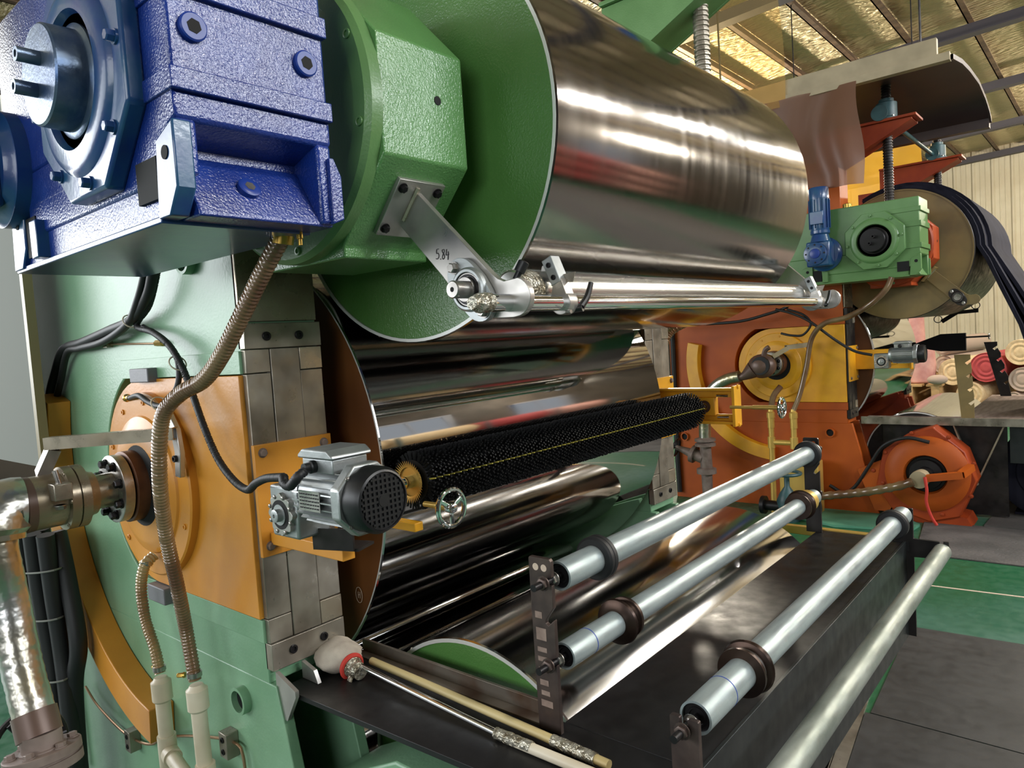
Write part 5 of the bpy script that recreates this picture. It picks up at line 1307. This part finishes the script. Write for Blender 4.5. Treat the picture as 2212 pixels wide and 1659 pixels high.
# its feed table with notched brackets
t = thing('feed_table', 'long grey feed table beyond the low orange bearing', 'table', (-.9, 6.9, .3))
obj('table_top', G().prism([(-1.53, 5.90), (.3, 5.90), (.3, 7.75), (-.90, 7.75), (-.90, 6.12), (-1.53, 6.12)], 'Z', .70, .725), M['weathered'], t)
obj('front_lip', G().box(-1.53, .3, 5.885, 5.90, .69, .745), M['steel'], t)
obj('apron', G().box(-.60, .3, 6.0, 6.01, .42, .70), M['tableface'], t)
for (a, b) in (((-.93, 5.95, .70), (-.79, 5.95, .26)), ((-.62, 5.95, .70), (-.80, 5.95, .26))):
    d = Vector(b) - Vector(a)
    obj('leg_brace', G().obox((Vector(a) + Vector(b)) / 2, (d.length, .045, .01), d, (0, 1, 0)), M['steel_light'], t)
obj('table_leg', G().box(-.2, -.14, 6.0, 6.06, 0, .70), M['steel_dark'], t)
obj('table_leg', G().box(-.86, -.80, 7.6, 7.66, 0, .70), M['steel_dark'], t)
def notched(x, y, z1, lean, m, label):
    poly = [(x - .04, .725), (x - .045 - lean, z1 - .02)]
    poly = [(x + .035, .725), (x - .045, .725), (x - .06 - lean, z1)]
    n = 4
    for k in range(n):
        f = k / n
        zt = z1 - (z1 - .80) * f; xt = x + .04 - lean * (1 - f)
        poly += [(xt, zt), (xt, zt - .035), (xt - .035, zt - .06), (xt - .02, zt - .075), (xt + .0, zt - .055)]
    t = thing('notched_bracket', label, 'bracket', (x, y, .725), 'notched brackets on the far feed table')
    obj('bracket_plate', G().prism(poly, 'Y', y - .006, y + .006), m, t)
notched(-.84, 6.0, 1.19, .02, M['olive'], 'olive notched bracket at the near end of the far table')
notched(-.78, 7.65, 1.21, .10, M['steel_dark'], 'dark notched bracket at the back of the far table')
t = thing('black_bracket', 'black cranked bracket with wire rings near the corrugated wall', 'bracket', (-1.1, 7.7, 1.2))
d = [(-1.16, 1.505), (-.98, 1.515), (-.98, 1.48), (-1.14, 1.475), (-1.26, 1.40), (-1.28, 1.43)]
obj('cranked_plate', G().prism(d, 'Y', 7.68, 7.70), M['void'], t)
for p in ((-1.0, 1.545), (-1.30, 1.44)):
    obj('wire_ring', G().torus((p[0], 7.69, p[1]), (0, 1, 0), .032, .004, 24, 6), M['oxide'], t)
t = thing('adjuster_plate', 'black tapered plate with a thin adjusting spindle', 'bracket', (-1.2, 7.7, 1.1))
obj('tapered_plate', G().prism([(-1.55, 1.20), (-1.28, 1.30), (-1.08, 1.30), (-1.08, 1.14), (-1.28, 1.14)], 'Y', 7.66, 7.70), M['void'], t)
obj('adjusting_spindle', G().cyl((-1.10, 7.66, 1.26), (-.90, 7.66, 1.262), .008, 8), M['steel_dark'], t)
obj('spindle_wheel', G().torus((-.90, 7.66, 1.262), (1, 0, 0), .025, .006, 20, 6), M['machined'], t)

# dark belting hanging off the olive roll
def belting(y0, y1, off, label, width=.0):
    c = Vector((AX + O2X, 0, AZ - .02)); R = .494 + off
    pts = [(c.x + R * math.cos(a), c.z + R * math.sin(a)) for a in [math.radians(v) for v in range(120, -4, -8)]]
    pts += [(-.735 + off, 1.86), (-.66 + off * 1.6, 1.66), (-.55 + off * 2.2, 1.38), (-.45 + off * 2.6, 1.0), (-.41 + off * 2.6, .74)]
    th = .024
    g = G(); n = len(pts)
    out = []
    for i, p in enumerate(pts):
        q0 = Vector(pts[max(i - 1, 0)]); q1 = Vector(pts[min(i + 1, n - 1)]); d = (q1 - q0).normalized(); nn = Vector((-d.y, d.x))
        out.append((p, (p[0] + nn.x * th, p[1] + nn.y * th)))
    vs = []; fs = []
    for a, b in out:
        vs += [(a[0], y0, a[1]), (a[0], y1, a[1]), (b[0], y1, b[1]), (b[0], y0, b[1])]
    for i in range(n - 1):
        for k in range(4):
            k2 = (k + 1) % 4
            fs.append((i * 4 + k, i * 4 + k2, i * 4 + 4 + k2, i * 4 + 4 + k))
    fs += [(0, 1, 2, 3), (n * 4 - 4, n * 4 - 3, n * 4 - 2, n * 4 - 1)]
    g.add(vs, fs)
    return obj('belting_web', g, M['belt'], label=label, cat='belting', group='dark belting on the olive roll', ang=.9)
belting(6.16, 6.75, .0, 'dark belting web hanging off the olive roll, innermost strip')
belting(6.22, 7.10, .0245, 'dark belting web hanging off the olive roll, middle strip')
belting(6.36, 7.60, .049, 'dark belting web hanging off the olive roll, outermost strip')

# fume hood with plastic curtains
t = thing('fume_hood', 'brown arched fume hood with a beige front beam', 'hood', (-2.0, 6.2, 3.06))
hp = [(5.40, 3.10), (5.75, 3.155), (6.07, 3.18), (6.50, 3.19), (6.85, 3.145), (7.05, 3.09), (7.16, 3.03)]
g = G(); vs = []; fs = []
for y, z in hp: vs += [(-4.0, y, z), (-.80, y, z), (-.80, y, z + .012), (-4.0, y, z + .012)]
for i in range(len(hp) - 1):
    for k in range(4):
        k2 = (k + 1) % 4; fs.append((i * 4 + k, i * 4 + k2, i * 4 + 4 + k2, i * 4 + 4 + k))
fs += [(0, 1, 2, 3), (24, 25, 26, 27)]
g.add(vs, fs); obj('hood_sheet', g, M['hood'], t)
g = G().box(-4.0, -.80, 5.36, 5.42, 3.08, 3.13); obj('hood_flange', g, M['hoodedge'], t)
g = G().box(-4.0, -.87, 5.37, 5.42, 3.13, 3.24); obj('front_beam', g, M['hoodedge'], t, bevel=.004)
obj('rear_beam', G().box(-4.0, -.80, 7.12, 7.20, 2.98, 3.06), M['hood'], t)
g = G(); vs = []; fs = []
for y, z in hp: vs += [(-.80, y, z - .012), (-.785, y, z - .012), (-.785, y, z + .02), (-.80, y, z + .02)]
for i in range(len(hp) - 1):
    for k in range(4):
        k2 = (k + 1) % 4; fs.append((i * 4 + k, i * 4 + k2, i * 4 + 4 + k2, i * 4 + 4 + k))
g.add(vs, fs); obj('end_rim', g, M['hood'], t)
for x in (-3.8, -2.4, -1.0):
    obj('hanger', G().cyl((x, 5.6, 3.15), (x, 5.6, 4.95), .008, 6), M['steel_dark'], t)
def drape(name, x0, x1, z0, z1, y, m, label, amp=.03, n=40, waves=4, cat='curtain'):
    g = G(); vs = []; fs = []; rows = 12
    for j in range(rows + 1):
        f = j / rows
        for i in range(n + 1):
            u = i / n
            yy = y + amp * (.4 + f) * math.sin(u * waves * 2 * PI + 1.3 * math.sin(f * 3)) + .02 * math.sin(u * 9 + f * 4)
            vs.append((x0 + (x1 - x0) * u + .02 * math.sin(f * 5 + u * 4), yy, z1 + (z0 - z1) * f + (.05 * math.sin(u * 5) if j == rows else 0)))
    for j in range(rows):
        for i in range(n):
            a = j * (n + 1) + i; fs.append((a, a + 1, a + n + 2, a + n + 1))
    g.add(vs, fs)
    return obj(name, g, m, label=label, cat=cat, ang=2.0)
drape('plastic_curtain', -2.6, -1.33, 2.46, 3.10, 5.35, M['curtain'], 'brown see-through plastic curtain hanging from the hood beam')
drape('plastic_film', -3.0, -1.83, 3.10, 4.3, 5.35, M['yfilm'], 'thin yellowish clear film hanging above the hood beam', amp=.008)
drape('plastic_film', -2.7, -1.45, 2.3, 3.30, 8.1, M['yfilm2'], 'cloudy yellow film behind the orange bracket', amp=.01)
for (x0, x1, z, y, l) in ((-3.05, -1.80, 4.31, 5.35, 'thin rail carrying the yellowish film above the hood'), (-2.75, -1.42, 3.31, 8.1, 'thin rail carrying the cloudy yellow film')):
    t = thing('film_rail', l, 'rail', (x0, y, z))
    obj('rail_rod', G().cyl((x0, y, z), (x1, y, z), .012, 8), M['steel_dark'], t)
    for x in (x0 + .1, x1 - .1):
        obj('rail_hanger', G().cyl((x, y, z), (x, y, roof_z(x) + .12), .006, 6), M['steel_dark'], t)

# ---------------------------------------------------------------- fabric stock at the corrugated wall
def fabric_roll(c, r, L, m, label, tilt=0.0, core=True):
    t = thing('fabric_roll', label, 'fabric roll', (c[0], c[1], c[2] - r), 'rolls of fabric by the corrugated wall')
    d = Vector((math.sin(tilt), math.cos(tilt), 0))
    prof = [(0, .03)]
    q = .045; s = 0
    while q < r - .01:
        prof += [(0 if s % 2 == 0 else .012, q)]; q += .028; s += 1
    prof += [(0, r - .006), (.01, r), (L - .01, r), (L, r - .006), (L, .03)]
    obj('wound_fabric', G().lathe(c, d, prof, 40), m, t)
    obj('core_hole', G().lathe(Vector(c) + d * .004, d, [(0, .032), (.002, .032)], 16), M['void'], t)
    return t
fabric_roll((-1.79, 11.5, .665), .185, 1.6, M['fabric_beige'], 'beige fabric roll with a wound end beside the notched brackets', .2)
fabric_roll((-1.60, 11.5, .36), .165, 1.5, M['fabric_beige'], 'beige fabric roll lying under the red one', .2)
fabric_roll((-1.40, 11.5, .72), .20, 1.6, M['fabric_red'], 'red fabric roll on top of the beige rolls', .2)
fabric_roll((-1.02, 11.5, .91), .17, 1.4, M['fabric_beige'], 'beige fabric roll behind the dark belting', .2)
fabric_roll((-1.00, 11.5, .55), .16, 1.4, M['fabric_grey'], 'grey fabric roll under the beige one behind the belting', .2)
fabric_roll((-1.10, 11.5, .29), .095, 1.4, M['fabric_grey'], 'thin grey fabric roll at the foot of the pile behind the belting', .2)
fabric_roll((-2.12, 12.9, .97), .14, 1.6, M['fabric_grey'], 'dull fabric roll high behind the beige roll', .2)
fabric_roll((-2.12, 12.9, .68), .15, 1.6, M['fabric_grey'], 'dull fabric roll tucked behind the beige roll', .2)
for k, (x, z0, z1, y, l) in enumerate(((-2.20, .52, 1.02, 11.6, 'pink wrapped upright bale beside the beige fabric roll'), (-2.45, .52, 1.50, 12.3, 'tall pink wrapped bale against the corrugated wall'))):
    g = G().lathe((x, y, z0), (0, 0, 1), [(0, .17), (.02, .19), ((z1 - z0) * .5, .20), (z1 - z0 - .03, .185), (z1 - z0, .15)], 24)
    obj('wrapped_bale', g, M['fabric_pink'], label=l, cat='bale')
t = thing('timber_pallet', 'pale timber pallet under the fabric stock', 'pallet', (-2.0, 12, .36))
for k in range(4):
    obj('deck_board', G().box(-2.80 + k * .24, -2.80 + k * .24 + .19, 11.3, 14.6, .485, .515), M['timber'], t)
for x in (-2.75, -2.35, -2.02):
    obj('bearer', G().box(x, x + .1, 11.3, 14.6, .0, .485), M['timber'], t)
t = thing('timber_pallet', 'low timber pallet under the red and beige rolls', 'pallet', (-1.4, 12, 0))
for k in range(4):
    obj('deck_board', G().box(-1.85, -.75, 11.45 + k * .42, 11.45 + k * .42 + .3, .165, .19), M['timber'], t)
for x in (-1.85, -1.35, -.85):
    obj('bearer', G().box(x, x + .1, 11.45, 13.0, .0, .165), M['timber'], t)
obj('fabric_heap', G().sph((-1.93, 11.25, .585), .085, 10, (1.5, 1, .8)), M['fabric_grey'], label='small heap of mottled scraps on the pallet edge', cat='scraps')

# stock of fabric rolls along the window wall, outside the photograph but mirrored in the rolls
t = thing('stock_rack', 'steel rack for fabric rolls along the window wall', 'rack', (5.1, 8, 0))
for y in (4.6, 6.45, 8.3, 10.15, 12.0):
    for x in (4.75, 5.45):
        obj('rack_post', G().box(x - .03, x + .03, y - .03, y + .03, 0, 2.1), M['teal'], t)
    for z in (.28, .93, 1.58):
        obj('rack_beam', G().box(4.72, 5.48, y - .02, y + .02, z - .04, z), M['teal'], t)
for z, sh in ((.28, 'bottom'), (.93, 'middle'), (1.58, 'top')):
    for y, m, c, bay in ((4.7, 'fabric_beige', 'beige', 'first'), (6.55, 'fabric_beige', 'beige', 'second'), (8.4, 'fabric_red', 'red', 'third'), (10.25, 'fabric_pink', 'pink', 'last')):
        fabric_roll((5.1, y - .12, z + .29), .29, 1.7, M[m], c + ' fabric roll on the ' + sh + ' shelf, ' + bay + ' bay of the stock rack', 0.0)['group'] = 'fabric rolls on the stock rack'

# dark stock under the far table, plus a screen added as its shade
t = thing('rubber_sheet_roll', 'dark rubber sheet roll stored under the far feed table', 'roll', (-.35, 6.2, 0))
obj('wound_sheet', G().lathe((-.38, 6.15, .33), (0, 1, 0), [(0, .05), (0, .20), (.01, .21), (0, .26), (0, .31), (.01, .325), (1.4, .325), (1.41, .31), (1.41, .05)], 40), M['belt'], t)
obj('sheet_tail', G().box(-.60, -.05, 6.2, 7.5, .012, .03), M['belt'], t)
obj('shade_screen', G().box(-1.42, -.62, 6.06, 6.075, .02, .695), M['steel_dark'], label='added dark screen standing in for shade under the far feed table', cat='screen')
